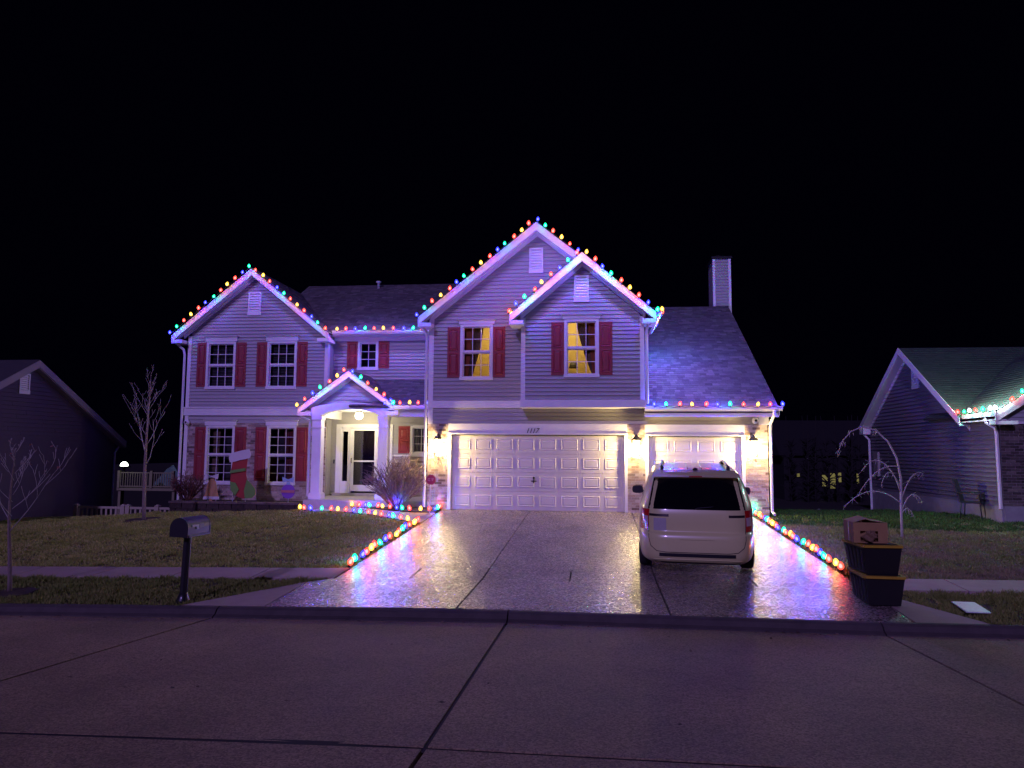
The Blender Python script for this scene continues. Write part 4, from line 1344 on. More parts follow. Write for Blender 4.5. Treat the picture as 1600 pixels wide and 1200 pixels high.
def light_string(pts, n, start, label, watt=1.0, off=(0, -0.02, 0.0), tilt=0.24, seq=SEQ, lift=(0, -0.20, 0.10), scale=1.0, group='coloured light strings on house and yard', boost=1.0):
    """cord through pts with n bulbs evenly spaced; colours follow seq from index start"""
    pts = [Vector(p) for p in pts]
    L = [0]
    for a, b in zip(pts[:-1], pts[1:]): L.append(L[-1] + (b - a).length)

    def at(d):
        for i in range(len(pts) - 1):
            if d <= L[i + 1] + 1e-9:
                return pts[i].lerp(pts[i + 1], (d - L[i]) / (L[i + 1] - L[i]))
        return pts[-1]
    th = empty('light_string', pts[0], label, 'string lights', group)
    cord = []
    m = max(2, n * 3)
    for i in range(m + 1):
        p = at(L[-1] * i / m).copy(); p.z += 0.012 * math.sin(i * 2.1) - 0.01; cord.append(p)
    c = MB(); c.tube(cord, 0.007, 4); c.build('cord', SOCK, th)
    for i in range(n):
        p = at(L[-1] * (i / (n - 1) if n > 1 else 0)) - Vector((0, 0, 0.02)) + Vector((random.uniform(-.02, .02), random.uniform(-.015, .015), random.uniform(-.006, .006)))
        col = seq[(start + i) % len(seq)]
        b = put('bulb', BULB[col], p, th, rot=(random.uniform(-tilt, tilt), random.uniform(-tilt, tilt), 0), scale=(scale * random.uniform(0.9, 1.1),) * 3)
        put('bulb_light', light_data(col, watt * CW[col] * boost), p + Vector(lift), th)
    return th


fo = -0.08
light_string([(-13.98, 22.63 + fo, 5.45), (LAPX, 22.63 + fo, LAPZ - 0.01), (-8.66, 22.63 + fo, 5.52)], 23, 0, 'coloured bulbs along the rakes of the leftmost gable', 1.7)
light_string([(-8.45, 22.96, 5.57), (-5.25, 22.96, 5.57)], 11, 3, 'coloured bulbs on the gutter above the small upper window', 5.0, lift=(0, -0.18, 0.22))
light_string([(-5.08, 20.37 + fo, 5.50), (GAPX, 20.37 + fo, GAPZ - 0.01), (-0.52, 20.37 + fo, 7.28)], 21, 0, 'coloured bulbs along the tallest gable', 1.2)
light_string([(-2.30, 20.3, 5.44), (-2.40, 19.76 + fo, 5.44), (BAPX, 19.76 + fo, BAPZ - 0.01), (1.60, 19.76 + fo, 5.42)], 20, 2, 'coloured bulbs along the front gable above the garage', 4.5)
light_string([(1.76, 19.9, 5.47), (1.76, 22.7, 5.47)], 9, 3, 'coloured bulbs running back along the eave over the garage roof', 26.0, lift=(0.10, 0, 0.05))
light_string([(-8.97, 21.31 + fo, 2.98), (PAX, 21.31 + fo, PAZ - 0.01), (-6.05, 21.31 + fo, 3.10)], 13, 3, 'coloured bulbs along the little porch gable', 3.2)
light_string([(-6.28, 21.22, 3.04), (-4.98, 21.22, 3.04)], 6, 0, 'short row of bulbs on the gutter right of the porch gable', 0.9)
light_string([(1.55, 20.28, 2.935), (4.93, 20.28, 2.935)], 11, 0, 'coloured bulbs on the gutter above the small garage door', 5.0, lift=(0, -0.15, 0.22))


def gpts(xy, up):
    return [(x, y, ground_z(x, y) + up) for x, y in xy]


GL = dict(scale=1.12, lift=(0, 0, 0.22), tilt=0.32, boost=1.9)
light_string(gpts([(-8.5, 20.62), (-8.1, 20.30), (-7.6, 20.22), (-6.95, 19.93), (-6.4, 19.63), (-5.84, 19.28), (-5.14, 18.72), (-4.5, 18.24)], 0.045), 17, 3, 'coloured bulbs along the lawn side of the front walk', 0.75, **GL)
light_string(gpts([(-7.15, 21.15), (-6.55, 20.85), (-5.98, 20.52), (-5.42, 20.24), (-4.95, 20.12), (-4.46, 20.12), (-4.44, 20.72)], 0.055), 15, 3, 'coloured bulbs edging the mulch bed below the bare shrub', 0.75, **GL)
light_string(gpts([(-4.46, 18.1), (-4.46, 13.1)], 0.05), 16, 2, 'coloured bulbs along the lawn edge of the driveway', 1.3, **GL)
light_string(gpts([(4.2, 20.72), (4.2, 13.5)], 0.05), 24, 1, 'coloured bulbs along the driveway edge beside the minivan', 1.3, **GL)

# ================================================================== MINIVAN
PAINT = mat('pearl_white_paint', (0.64, 0.62, 0.27), 0.3, 0.03, 2, coat=0.5)
CGLASS = mat('tinted_car_glass', (0.004, 0.004, 0.006), 0.04, 0.1, 4, spec=0.6)
TYRE = mat('tyre_rubber', (0.012, 0.012, 0.012), 0.85, 0.2, 20)
RIM = mat('alloy_rim', (0.4, 0.4, 0.42), 0.3, 0.1, 10, metal=0.9)
REDLENS = mat('red_lens', (0.50, 0.012, 0.015), 0.12, 0.1, 10, coat=0.6)
CLEARLENS = mat('clear_lens', (0.55, 0.45, 0.45), 0.12, 0.1, 20, coat=0.6)
CHROME = mat('trim_strip', (0.12, 0.10, 0.10), 0.25, 0.1, 10, metal=0.8)
GAP = mat('panel_gap', (0.008, 0.008, 0.008), 0.8, 0.1, 10)
CX, CY = 1.65, 12.72
CZ = ground_z(CX, CY) + 0.03
car_M = Matrix.Translation((CX, CY, CZ)) @ Matrix.Rotation(R(-5.4), 4, 'Z') @ Matrix.Rotation(math.atan(0.05), 4, 'X')
CAR = empty('minivan', (CX, CY, CZ), 'white minivan parked on the driveway facing the small garage door', 'car')
# plan sections by height: z, half width, rear y, front y
SEC = [(0.20, 0.90, 0.14, 4.95), (0.26, 0.955, 0.05, 5.06), (0.36, 0.985, 0.012, 5.12), (0.50, 1.0, 0.0, 5.15), (0.62, 1.0, 0.005, 5.14), (0.70, 0.998, 0.03, 5.12),
       (0.735, 0.995, 0.085, 5.10), (0.90, 0.992, 0.095, 4.98), (1.02, 0.985, 0.11, 4.75), (1.10, 0.972, 0.13, 4.35), (1.25, 0.925, 0.19, 4.05), (1.45, 0.855, 0.29, 3.60),
       (1.58, 0.80, 0.37, 3.28), (1.655, 0.765, 0.40, 3.05), (1.70, 0.715, 0.47, 2.85), (1.735, 0.60, 0.62, 2.6), (1.752, 0.40, 0.9, 2.3), (1.757, 0.15, 1.2, 2.0)]
NE = 6.5


_SZ = np.array([q[0] for q in SEC])


def _slopes(k):
    v = np.array([q[k] for q in SEC]); h = np.diff(_SZ); d = np.diff(v) / h
    m = np.zeros(len(v)); m[0], m[-1] = d[0], d[-1]
    for i in range(1, len(v) - 1):
        m[i] = 0.0 if d[i - 1] * d[i] <= 0 else 2 * d[i - 1] * d[i] / (d[i - 1] + d[i])
    return v, m


_SM = [None] + [_slopes(k) for k in (1, 2, 3)]


def sec(z):
    z = min(max(z, SEC[0][0]), SEC[-1][0])
    i = min(max(int(np.searchsorted(_SZ, z)) - 1, 0), len(SEC) - 2)
    h = _SZ[i + 1] - _SZ[i]; t = (z - _SZ[i]) / h
    out = [z]
    for k in (1, 2, 3):
        v, m = _SM[k]
        out.append(float((2 * t**3 - 3 * t**2 + 1) * v[i] + (t**3 - 2 * t**2 + t) * h * m[i] + (-2 * t**3 + 3 * t**2) * v[i + 1] + (t**3 - t**2) * h * m[i + 1]))
    return tuple(out)


def car_rear(x, z, off=0.0):
    _, hw, yr, yf = sec(z)
    hl, yc = (yf - yr) / 2, (yf + yr) / 2
    t = min(0.9999, abs(x) / hw)
    return yc - hl * (1 - t ** NE) ** (1 / NE) - off


def car_side(y, z, off=0.0):
    _, hw, yr, yf = sec(z)
    hl, yc = (yf - yr) / 2, (yf + yr) / 2
    t = min(0.9999, abs(y - yc) / hl)
    return hw * (1 - t ** NE) ** (1 / NE) + off


mb = MB()
zs = []
for a, b in zip(SEC[:-1], SEC[1:]):
    n = max(1, int(round((b[0] - a[0]) / 0.02)))
    for i in range(n): zs.append(a[0] + (b[0] - a[0]) * i / n)
zs.append(SEC[-1][0])
NP = 72
vs = []
for z in zs:
    _, hw, yr, yf = sec(z)
    hl, yc = (yf - yr) / 2, (yf + yr) / 2
    for j in range(NP):
        t = 2 * PI * j / NP
        c, s = math.cos(t), math.sin(t)
        x = hw * math.copysign(abs(c) ** (2 / NE), c); y = yc + hl * math.copysign(abs(s) ** (2 / NE), s)
        if z < 0.72:  # wheel arches pull the side in
            for wy in (0.98, 4.02):
                d2 = (y - wy) ** 2 + (z - 0.33) ** 2
                if d2 < 0.40 ** 2 and abs(x) > 0.7: x = math.copysign(0.74, x)
        vs.append((x, y, z))
fs = [(i * NP + j, i * NP + (j + 1) % NP, (i + 1) * NP + (j + 1) % NP, (i + 1) * NP + j) for i in range(len(zs) - 1) for j in range(NP)]
fs.append(tuple(range(NP - 1, -1, -1))); fs.append(tuple((len(zs) - 1) * NP + j for j in range(NP)))
mb.add(vs, fs, 0, True)
mb.build('body', PAINT, CAR, car_M)


def rear_patch(name, edge, z0, z1, m, off, parent, nz=8, nx=14, x0=None):
    """patch on the car's rear between edge functions xl(z), xr(z)"""
    b = MB(); vs = []
    for i in range(nz + 1):
        z = z0 + (z1 - z0) * i / nz
        a, c = edge(z)
        for j in range(nx + 1):
            x = a + (c - a) * j / nx
            vs.append((x, car_rear(x, z, off), z))
    b.add(vs, [(i * (nx + 1) + j, i * (nx + 1) + j + 1, (i + 1) * (nx + 1) + j + 1, (i + 1) * (nx + 1) + j) for i in range(nz) for j in range(nx)], 0, True)
    return b.build(name, m, parent, car_M)


def rear_line(pts, r, m, name, parent, off=0.0):
    b = MB()
    P = []
    for (xa, za), (xb, zb) in zip(pts[:-1], pts[1:]):
        for i in range(8):
            t = i / 8; x, z = xa + (xb - xa) * t, za + (zb - za) * t
            P.append((x, car_rear(x, z, off), z))
    P.append((pts[-1][0], car_rear(*pts[-1], off), pts[-1][1]))
    b.tube(P, r, 5); return b.build(name, m, parent, car_M)


lw = lambda z, a=0.80, b=0.70: a + (b - a) * (z - 1.10) / 0.5
rear_patch('rear_window', lambda z: (-lw(z), lw(z)), 1.105, 1.60, CGLASS, 0.006, CAR)
rear_line([(-0.80, 1.10), (-0.79, 0.62), (-0.76, 0.50), (-0.66, 0.42), (-0.5, 0.405), (0.5, 0.405), (0.66, 0.42), (0.76, 0.50), (0.79, 0.62), (0.80, 1.10), (0.70, 1.60)], 0.007, GAP, 'tailgate_gap', CAR, -0.002)
rear_line([(-0.80, 1.10), (-0.70, 1.60)], 0.007, GAP, 'tailgate_gap', CAR, -0.002)
rear_patch('bumper_step', lambda z: (-0.62, 0.62), 0.335, 0.392, BLACKPL, 0.012, CAR, 2, 14)
rear_line([(-0.72, 0.27), (-0.5, 0.285), (0.5, 0.285), (0.72, 0.27)], 0.008, PAINT, 'bumper_crease', CAR, 0.001)
rear_patch('bumper_valance', lambda z: (-0.80, 0.80), 0.205, 0.235, BLACKPL, 0.004, CAR, 1, 14)
for a, b in ((-0.785, -0.46), (0.52, 0.785)):
    rear_patch('trim_strip', lambda z: (a, b), 0.985, 1.025, CHROME, 0.008, CAR, 1, 6)
for s in (-1, 1):
    # wrap-round tail lamps built from the rear corner onto the side
    def corner(z, t, off, s=s):
        _, hw, yr, yf = sec(z)
        hl, yc = (yf - yr) / 2, (yf + yr) / 2
        c, sn = math.cos(t), math.sin(t)
        x = (hw + off) * abs(c) ** (2 / NE); y = yc - (hl + off) * abs(sn) ** (2 / NE)
        return (s * x, y, z)
    def lamp(name, z0, z1, t0, t1, m, off, parent):
        b = MB(); n1, n2 = 5, 10; vs = []
        for i in range(n1 + 1):
            z = z0 + (z1 - z0) * i / n1
            for j in range(n2 + 1): vs.append(corner(z, t0 + (t1 - t0) * j / n2, off))
        b.add(vs, [(i * (n2 + 1) + j, i * (n2 + 1) + j + 1, (i + 1) * (n2 + 1) + j + 1, (i + 1) * (n2 + 1) + j) for i in range(n1) for j in range(n2)], 0, True)
        return b.build(name, m, parent, car_M)
    tl = lamp('tail_light', 0.745, 1.095, 0.62, 1.08, REDLENS, 0.010, CAR)
    lamp('reverse_lens', 0.84, 0.98, 0.80, 1.06, CLEARLENS, 0.015, tl)
    # mirrors
    b = MB(); b.prism([(s * (1.0 + px), 3.50, 1.0 + pz) for px, pz in blob(0.11, 0.10, 0.115, 0.085, 0, 14, 3.2)], [(s * (1.0 + px), 3.62, 1.0 + pz) for px, pz in blob(0.10, 0.10, 0.08, 0.06, 0, 14, 3.2)]); b.tube([(s * 0.93, 3.6, 1.05), (s * 1.05, 3.56, 1.06)], 0.03, 6)
    b.build('side_mirror', BLACKPL, CAR, car_M)
    # roof rails on feet
    b = MB(); b.tube([(s * 0.56, 0.62, 1.725), (s * 0.565, 0.70, 1.79), (s * 0.575, 1.4, 1.805), (s * 0.575, 2.2, 1.80), (s * 0.56, 2.62, 1.735)], 0.022, 6)
    b.tube([(s * 0.565, 0.72, 1.72), (s * 0.565, 0.72, 1.79)], 0.03, 6); b.tube([(s * 0.57, 2.2, 1.72), (s * 0.57, 2.2, 1.80)], 0.03, 6)
    b.build('roof_rail', BLACKPL, CAR, car_M)
    # side glass
    for y0, y1 in ((0.75, 1.55), (1.65, 2.65), (2.75, 3.45)):
        b = MB(); vs = []; n1, n2 = 6, 6
        for i in range(n1 + 1):
            z = 1.12 + 0.40 * i / n1
            for j in range(n2 + 1):
                y = y0 + (y1 - y0) * j / n2 - (0.30 * i / n1 if y0 > 2.7 and j > 3 else 0)
                vs.append((s * car_side(y, z, 0.006), y, z))
        b.add(vs, [(i * (n2 + 1) + j, i * (n2 + 1) + j + 1, (i + 1) * (n2 + 1) + j + 1, (i + 1) * (n2 + 1) + j) for i in range(n1) for j in range(n2)], 0, True)
        b.build('side_window', CGLASS, CAR, car_M)
    for wy in (0.98, 4.02):
        b = MB(); b.lathe((s * 0.76, wy, 0.33), [(0.19, 0.0), (0.30, 0.0), (0.33, s * 0.03), (0.33, s * 0.19), (0.30, s * 0.22), (0.20, s * 0.22)], 28, axis='x'); w = b.build('wheel', TYRE, CAR, car_M)
        b = MB(); b.lathe((s * 0.76, wy, 0.33), [(0.205, s * 0.215), (0.19, s * 0.19), (0.06, s * 0.20), (0.0, s * 0.215)], 20, axis='x'); b.build('rim', RIM, w, car_M)
# spoiler with brake light, wiper, windscreen, ribs, sticker
b = MB(); b.prism([(-0.72, 0.40, 1.655), (0.72, 0.40, 1.655), (0.66, 0.62, 1.715), (-0.66, 0.62, 1.715)], [(-0.74, 0.31, 1.635), (0.74, 0.31, 1.635), (0.66, 0.60, 1.735), (-0.66, 0.60, 1.735)])
b.build('spoiler', PAINT, CAR, car_M)
b = MB(); b.box(-0.11, 0.11, 0.318, 0.34, 1.632, 1.655); b.build('brake_light', REDLENS, CAR, car_M)
b = MB(); b.lathe((0, 0.55, 1.74), [(0.045, 0), (0.035, 0.03), (0.0, 0.045)], 10); b.build('antenna', BLACKPL, CAR, car_M)
for x in (-0.36, -0.12, 0.12, 0.36):
    b = MB(); b.tube([(x, 0.75, 1.739 if abs(x) > 0.2 else 1.748), (x, 1.3, 1.757 if abs(x) < 0.3 else 1.75), (x, 2.2, 1.757 if abs(x) < 0.3 else 1.748)], 0.010, 5); b.build('roof_rib', PAINT, CAR, car_M)
STICK = mat('sticker_pale', (0.40, 0.39, 0.36), 0.6, 0.1, 20)
rear_patch('sticker', lambda z: (-0.71, -0.50), 0.73 + 0.02, 0.955, STICK, 0.006, CAR, 3, 3)
rear_line([(-0.02, 1.115), (0.0, 1.13), (0.28, 1.16)], 0.008, BLACKPL, 'wiper', CAR, 0.02)
rear_patch('plate_recess', lambda z: (-0.28, 0.28), 0.62, 0.64, PAINT, 0.012, CAR, 1, 6)

# ================================================================== YARD THINGS
# mailbox
MBM = mat('mailbox_black', (0.012, 0.012, 0.016), 0.42, 0.15, 12, coat=0.1)
mx0, my0 = -6.15, 10.60
mz0 = ground_z(mx0, my0)
MBX = empty('mailbox', (mx0, my0, mz0), 'black mailbox on a tall post at the kerb', 'mailbox')
Mm = Matrix.Translation((mx0, my0, mz0)) @ Matrix.Rotation(R(-4), 4, 'Z') @ Matrix.Rotation(R(2), 4, 'Y') @ Matrix.Scale(0.94, 4)
b = MB(); b.tube([(0, 0, -0.1), (0, 0, 1.06)], 0.058, 10, smooth=False); b.build('post', MBM, MBX, Mm)
b = MB(); b.lathe((0, 0, 0.0), [(0.11, -0.02), (0.10, 0.05), (0.08, 0.10), (0.06, 0.16)], 10); b.build('post_base', MBM, MBX, Mm)
sect = [(-0.155, 0), (0.155, 0)] + [(0.155 * math.cos(t), 0.14 + 0.155 * math.sin(t)) for t in [i * PI / 12 for i in range(13)]]
b = MB(); b.prism([(x, -0.22, 1.06 + z) for x, z in sect], [(x, 0.34, 1.06 + z) for x, z in sect]); b.build('box', MBM, MBX, Mm)
b = MB(); b.prism([(x * 1.03, -0.245, 1.055 + z * 1.02) for x, z in sect], [(x * 1.03, -0.222, 1.055 + z * 1.02) for x, z in sect]); b.build('door', MBM, MBX, Mm)
b = MB(); b.prism([(x * 1.03, 0.342, 1.055 + z * 1.02) for x, z in sect], [(x * 1.03, 0.36, 1.055 + z * 1.02) for x, z in sect]); b.build('rear_rim', MBM, MBX, Mm)
b = MB(); b.box(0.156, 0.172, -0.22, 0.34, 1.06, 1.085); b.build('side_rail', MBM, MBX, Mm)
WHITEP = mat('white_plastic', (0.75, 0.74, 0.72), 0.5, 0.05, 5)
b = MB(); b.box(0.160, 0.168, -0.14, 0.03, 1.215, 1.245); b.box(0.160, 0.168, -0.03, 0.03, 1.17, 1.215); b.build('flag', WHITEP, MBX, Mm)
b = MB(); b.box(0.156, 0.160, 0.06, 0.17, 1.19, 1.25); b.build('number_sticker', mat('faded_sticker', (0.35, 0.34, 0.40), 0.6, 0.4, 60), MBX, Mm)


# bare trees
def bare_tree(name, loc, h, label, seed, trunk_r=0.04, fork=0.3, spread=0.45, n=16, leaves=10, reach=0.42):
    rr = random.Random(seed)
    T = empty(name, loc, label, 'tree')
    base = Vector(loc)
    b = MB()
    pts, rad = [], []
    for i in range(11):
        t = i / 10
        pts.append(base + Vector((0.03 * math.sin(t * 5 + seed), 0.03 * math.cos(t * 4), -0.05 + t * h)))
        rad.append(trunk_r * (1 - t) ** 0.8 + 0.004)
    b.tube(pts, rad, 8)
    b.build('trunk', WOODY, T)
    c = MB()

    def branch(p, d, ln, r, lvl):
        n2 = 5
        P, Rr = [p.copy()], [r]
        q, dd = p.copy(), d.copy()
        for i in range(n2):
            dd = (dd + Vector((rr.uniform(-.16, .16), rr.uniform(-.16, .16), 0.10 + rr.uniform(-.05, .08)))).normalized()
            q = q + dd * ln / n2
            P.append(q.copy()); Rr.append(max(0.0035, r * (1 - 0.8 * (i + 1) / n2)))
            if lvl < 2 and i >= 1:
                for _ in range(1 if (lvl == 0 or rr.random() < 0.45) else 0):
                    a = rr.uniform(0, 2 * PI)
                    side = Vector((math.cos(a), math.sin(a), 0.25))
                    branch(q.copy(), (dd * 0.75 + side * 0.6).normalized(), ln * rr.uniform(0.3, 0.5), Rr[-1] * 0.65, lvl + 1)
        c.tube(P, Rr, 5)
    for i in range(n):
        t = fork + (0.96 - fork) * i / (n - 1)
        p = base + Vector((0, 0, h * t))
        a = i * 2.4 + rr.uniform(-.4, .4)
        up = 0.75 + 0.7 * t
        d = Vector((math.cos(a) * spread * 2, math.sin(a) * spread * 2, up)).normalized()
        branch(p, d, h * reach * (1.08 - t) * rr.uniform(0.8, 1.2), trunk_r * 0.30 * (1.2 - t), 0)
    c.build('crown', TWIG, T)
    if leaves:
        l = MB()
        for i in range(leaves):
            v = Vector(c.v[rr.randrange(len(c.v))])
            a = rr.uniform(0, 6.28); s = rr.uniform(0.02, 0.04)
            u = Vector((math.cos(a), math.sin(a), rr.uniform(-.5, .2))) * s; w = Vector((-math.sin(a), math.cos(a), -0.6)) * s
            l.add([v, v + u, v + u + w * 1.6, v + w], [(0, 1, 2, 3)])
        l.build('leaves', mat('dry_leaf', (0.30, 0.12, 0.10), 0.8, 0.3, 20), T)
    return T


bare_tree('lawn_tree', (TREE_L[0], TREE_L[1], ground_z(*TREE_L)), 4.2, 'slender bare tree with upswept branches in a mulch ring on the lawn', 3, 0.052, 0.36, 0.36, 14, 14)
bare_tree('street_tree', (TREE_N[0], TREE_N[1], ground_z(*TREE_N)), 2.35, 'small bare tree in the verge near the street, leftmost in view', 8, 0.032, 0.42, 0.7, 12, 26, 0.62)
# weeping sapling
wx, wy = TREE_R
wz = ground_z(wx, wy)
WT = empty('weeping_tree', (wx, wy, wz), 'pale weeping sapling with arching branches beside the stacked totes', 'tree')
b = MB()
tr = [(wx, wy, wz - 0.05), (wx, wy, wz + 0.6), (wx + 0.02, wy, wz + 1.3), (wx - 0.05, wy, wz + 1.75), (wx - 0.22, wy, wz + 2.12), (wx - 0.48, wy, wz + 2.38), (wx - 0.8, wy - 0.05, wz + 2.45), (wx - 1.05, wy - 0.1, wz + 2.34), (wx - 1.25, wy - 0.12, wz + 2.12), (wx - 1.34, wy - 0.12, wz + 1.88)]
b.tube(tr, [0.030, 0.027, 0.025, 0.021, 0.018, 0.016, 0.014, 0.012, 0.009, 0.006], 7); b.build('trunk', TWIG, WT)
c = MB(); lv = MB()
arcs = [(1.55, (-0.9, -0.1), 0.28, -0.55), (0.75, (-1.15, 0.05), 0.38, -0.05), (1.1, (-0.75, 0.2), 0.55, 0.35), (0.55, (0.45, 0.0), 0.35, 0.25), (0.8, (0.45, -0.1), 0.30, 0.62), (0.5, (0.38, 0.3), 0.2, -0.05), (1.0, (-0.5, -0.3), 0.45, 0.2)]
rr = random.Random(4)
for h, (dx, dy), up, end in arcs:
    p0 = Vector((wx, wy, wz + h)); P = []
    for i in range(9):
        t = i / 8
        P.append(p0 + Vector((dx * t, dy * t, 4 * up * t * (1 - t) * 0.75 + end * t)))
    c.tube(P, [0.014 * (1 - 0.6 * i / 8) for i in range(9)], 5)
    for i in range(3, 9):
        for _ in range(3):
            q = P[i] + Vector((rr.uniform(-.02, .02),) * 3)
            d = Vector((rr.uniform(-.5, .5), rr.uniform(-.5, .5), rr.uniform(-1, 0.3))).normalized() * rr.uniform(0.05, 0.13)
            c.tube([q, q + d], [0.004, 0.002], 4)
            u = Vector((rr.uniform(-1, 1), rr.uniform(-1, 1), 0)) * 0.016
            lv.add([q + d, q + d + u, q + d * 1.35 + u * 0.4], [(0, 1, 2)])
for i in range(5, 10):
    for _ in range(5):
        q = Vector(tr[i]) + Vector((rr.uniform(-.06, .06), rr.uniform(-.03, .03), rr.uniform(-.04, .04)))
        d = Vector((rr.uniform(-.6, .4), rr.uniform(-.4, .4), -1)).normalized() * rr.uniform(0.06, 0.16)
        c.tube([q, q + d], [0.006, 0.003], 4)
c.build('crown', TWIG, WT); lv.build('leaves', mat('pale_bud', (0.35, 0.28, 0.26), 0.8, 0.2, 20), WT)


# bare shrub by the porch and the reddish bush by the wall
def shrub(name, loc, w, h, n, label, m, seed, leaves=0, lm=None):
    rr = random.Random(seed)
    S = empty(name, loc, label, 'shrub')
    base = Vector(loc)
    b, tw = MB(), MB()
    tips = []
    for i in range(n):
        a = rr.uniform(0, 2 * PI); o = math.sqrt(rr.random())
        d = Vector((math.cos(a) * w * o, math.sin(a) * w * 0.7 * o, h * (1 - 0.42 * o * o) * rr.uniform(0.8, 1.05)))
        P = [base + Vector((math.cos(a), math.sin(a), 0)) * 0.06 + d * (t ** 0.9) + Vector((rr.uniform(-.02, .02), rr.uniform(-.02, .02), 0.06 * math.sin(t * 3))) for t in [0, .2, .4, .6, .8, 1]]
        b.tube(P, [0.014, 0.012, 0.010, 0.008, 0.006, 0.004], 5)
        for k2 in range(9):
            t = rr.uniform(0.3, 1)
            q = base + d * t
            e = (d.normalized() * 0.8 + Vector((rr.uniform(-1, 1), rr.uniform(-1, 1), rr.uniform(-.4, 0.8)))).normalized() * rr.uniform(0.08, 0.26) * h
            tw.tube([q, q + e * 0.5 + Vector((0, 0, .01)), q + e], [0.007, 0.006, 0.004], 4)
            tips.append(q + e)
    b.build('stems', m, S); tw.build('twigs', m, S)
    if leaves:
        l = MB()
        for i in range(leaves):
            v = tips[rr.randrange(len(tips))] + Vector((rr.uniform(-.05, .05), rr.uniform(-.05, .05), rr.uniform(-.05, .05)))
            a = rr.uniform(0, 6.28); s = rr.uniform(0.015, 0.035)
            u = Vector((math.cos(a), math.sin(a), rr.uniform(-.5, .5))) * s; ww = Vector((-math.sin(a), math.cos(a), rr.uniform(-.8, .8))) * s
            l.add([v - u, v + ww * 0.6, v + u, v - ww * 0.6], [(0, 1, 2, 3)])
        l.build('leaves', lm, S)
    return S


shrub('bare_shrub', (-5.66, 20.62, 0.03), 1.0, 1.42, 120, 'bare twiggy shrub in the mulch bed before the entry', mat('shrub_twig', (0.19, 0.125, 0.11), 0.85, 0.3, 30), 5)
shrub('russet_shrub', (-12.75, 21.95, 0.02), 0.62, 0.95, 60, 'russet shrub with small dark leaves at the corner of the brick wall', mat('russet_twig', (0.13, 0.055, 0.045), 0.85, 0.3, 30), 6, 900, mat('russet_leaf', (0.16, 0.05, 0.045), 0.8, 0.35, 30))

# planting-bed retaining wall of blocks
RW = empty('retaining_wall', (-10.8, 21.5, -0.3), 'low dark block retaining wall below the brick wall and yard boards', 'wall')
BLK = mat('retaining_block', (0, 0, 0), 0.95, 0.35, 12, 0.8, 40, rnd='object', cols=[(0.035, 0.024, 0.019), (0.06, 0.042, 0.033), (0.045, 0.03, 0.026)])
CAPM = mat('cap_block', (0, 0, 0), 0.9, 0.3, 12, 0.6, 50, rnd='object', cols=[(0.10, 0.075, 0.06), (0.15, 0.11, 0.09), (0.12, 0.09, 0.08)])
for row in range(3):
    x = -13.0 - (0.2 if row % 2 else 0)
    while x < -8.75:
        a, bq = max(x, -13.0), min(x + 0.395, -8.72)
        if bq - a > 0.06:
            t = MB(); d = random.uniform(-0.012, 0.012)
            z0 = -0.42 + row * 0.155
            t.prism([(a + .004, 21.40 + d, z0), (bq - .004, 21.40 + d, z0), (bq - .004, 21.62, z0), (a + .004, 21.62, z0)], [(a + .012, 21.41 + d, z0 + 0.15), (bq - .012, 21.41 + d, z0 + 0.15), (bq - .004, 21.62, z0 + 0.15), (a + .004, 21.62, z0 + 0.15)])
            t.build('block', BLK, RW)
        x += 0.4
x = -13.02
while x < -8.75:
    bq = min(x + 0.44, -8.72)
    t = MB(); t.box(x + 0.003, bq - 0.003, 21.375, 21.63, 0.045, 0.105); t.build('cap_block', CAPM, RW); x += 0.445
for row in range(3):
    for y in (21.64, 22.04, 22.44):
        t = MB(); z0 = -0.42 + row * 0.155; t.box(-13.02, -12.82, y, y + 0.39, z0, z0 + 0.15); t.build('block', BLK, RW)
for y in (21.64, 22.07, 22.50):
    t = MB(); t.box(-13.04, -12.78, y, y + 0.425, 0.045, 0.105); t.build('cap_block', CAPM, RW)
t = MB(); t.box(-12.82, -8.70, 21.62, 22.99, -0.4, 0.05); tag(t.build('planting_bed', MULCH), kind='structure', label='raised mulch bed behind the retaining wall')

# plain painted yard boards standing in the bed
RED = mat('board_red', (0.34, 0.025, 0.02), 0.6, 0.08, 6); GRN = mat('board_green', (0.13, 0.28, 0.05), 0.6, 0.08, 6); WHT = mat('board_white', (0.62, 0.60, 0.60), 0.6, 0.05, 6)
TAN = mat('board_tan', (0.48, 0.27, 0.11), 0.6, 0.08, 6); PUR = mat('board_purple', (0.24, 0.08, 0.45), 0.6, 0.08, 6); PBL = mat('board_pale_blue', (0.30, 0.45, 0.60), 0.6, 0.08, 6); PNK = mat('board_pink', (0.50, 0.18, 0.17), 0.6, 0.08, 6)


def board(name, x, label, pieces, stakes, y=21.85):
    T = empty(name, (x, y, 0.05), label, 'yard board')
    for i, (nm, pts, m) in enumerate(pieces):
        t = MB(); d = -0.013 * i
        t.prism([(px, y + d, pz) for px, pz in pts], [(px, y + d + 0.012, pz) for px, pz in pts]); t.build(nm, m, T)
    for sx, top in stakes:
        t = MB(); t.tube([(sx, y + 0.03, 0.0), (sx, y + 0.03, top)], 0.012, 6); t.build('stake', WHT, T)


def off(cx, pts):
    return [(cx + x, z) for x, z in pts]


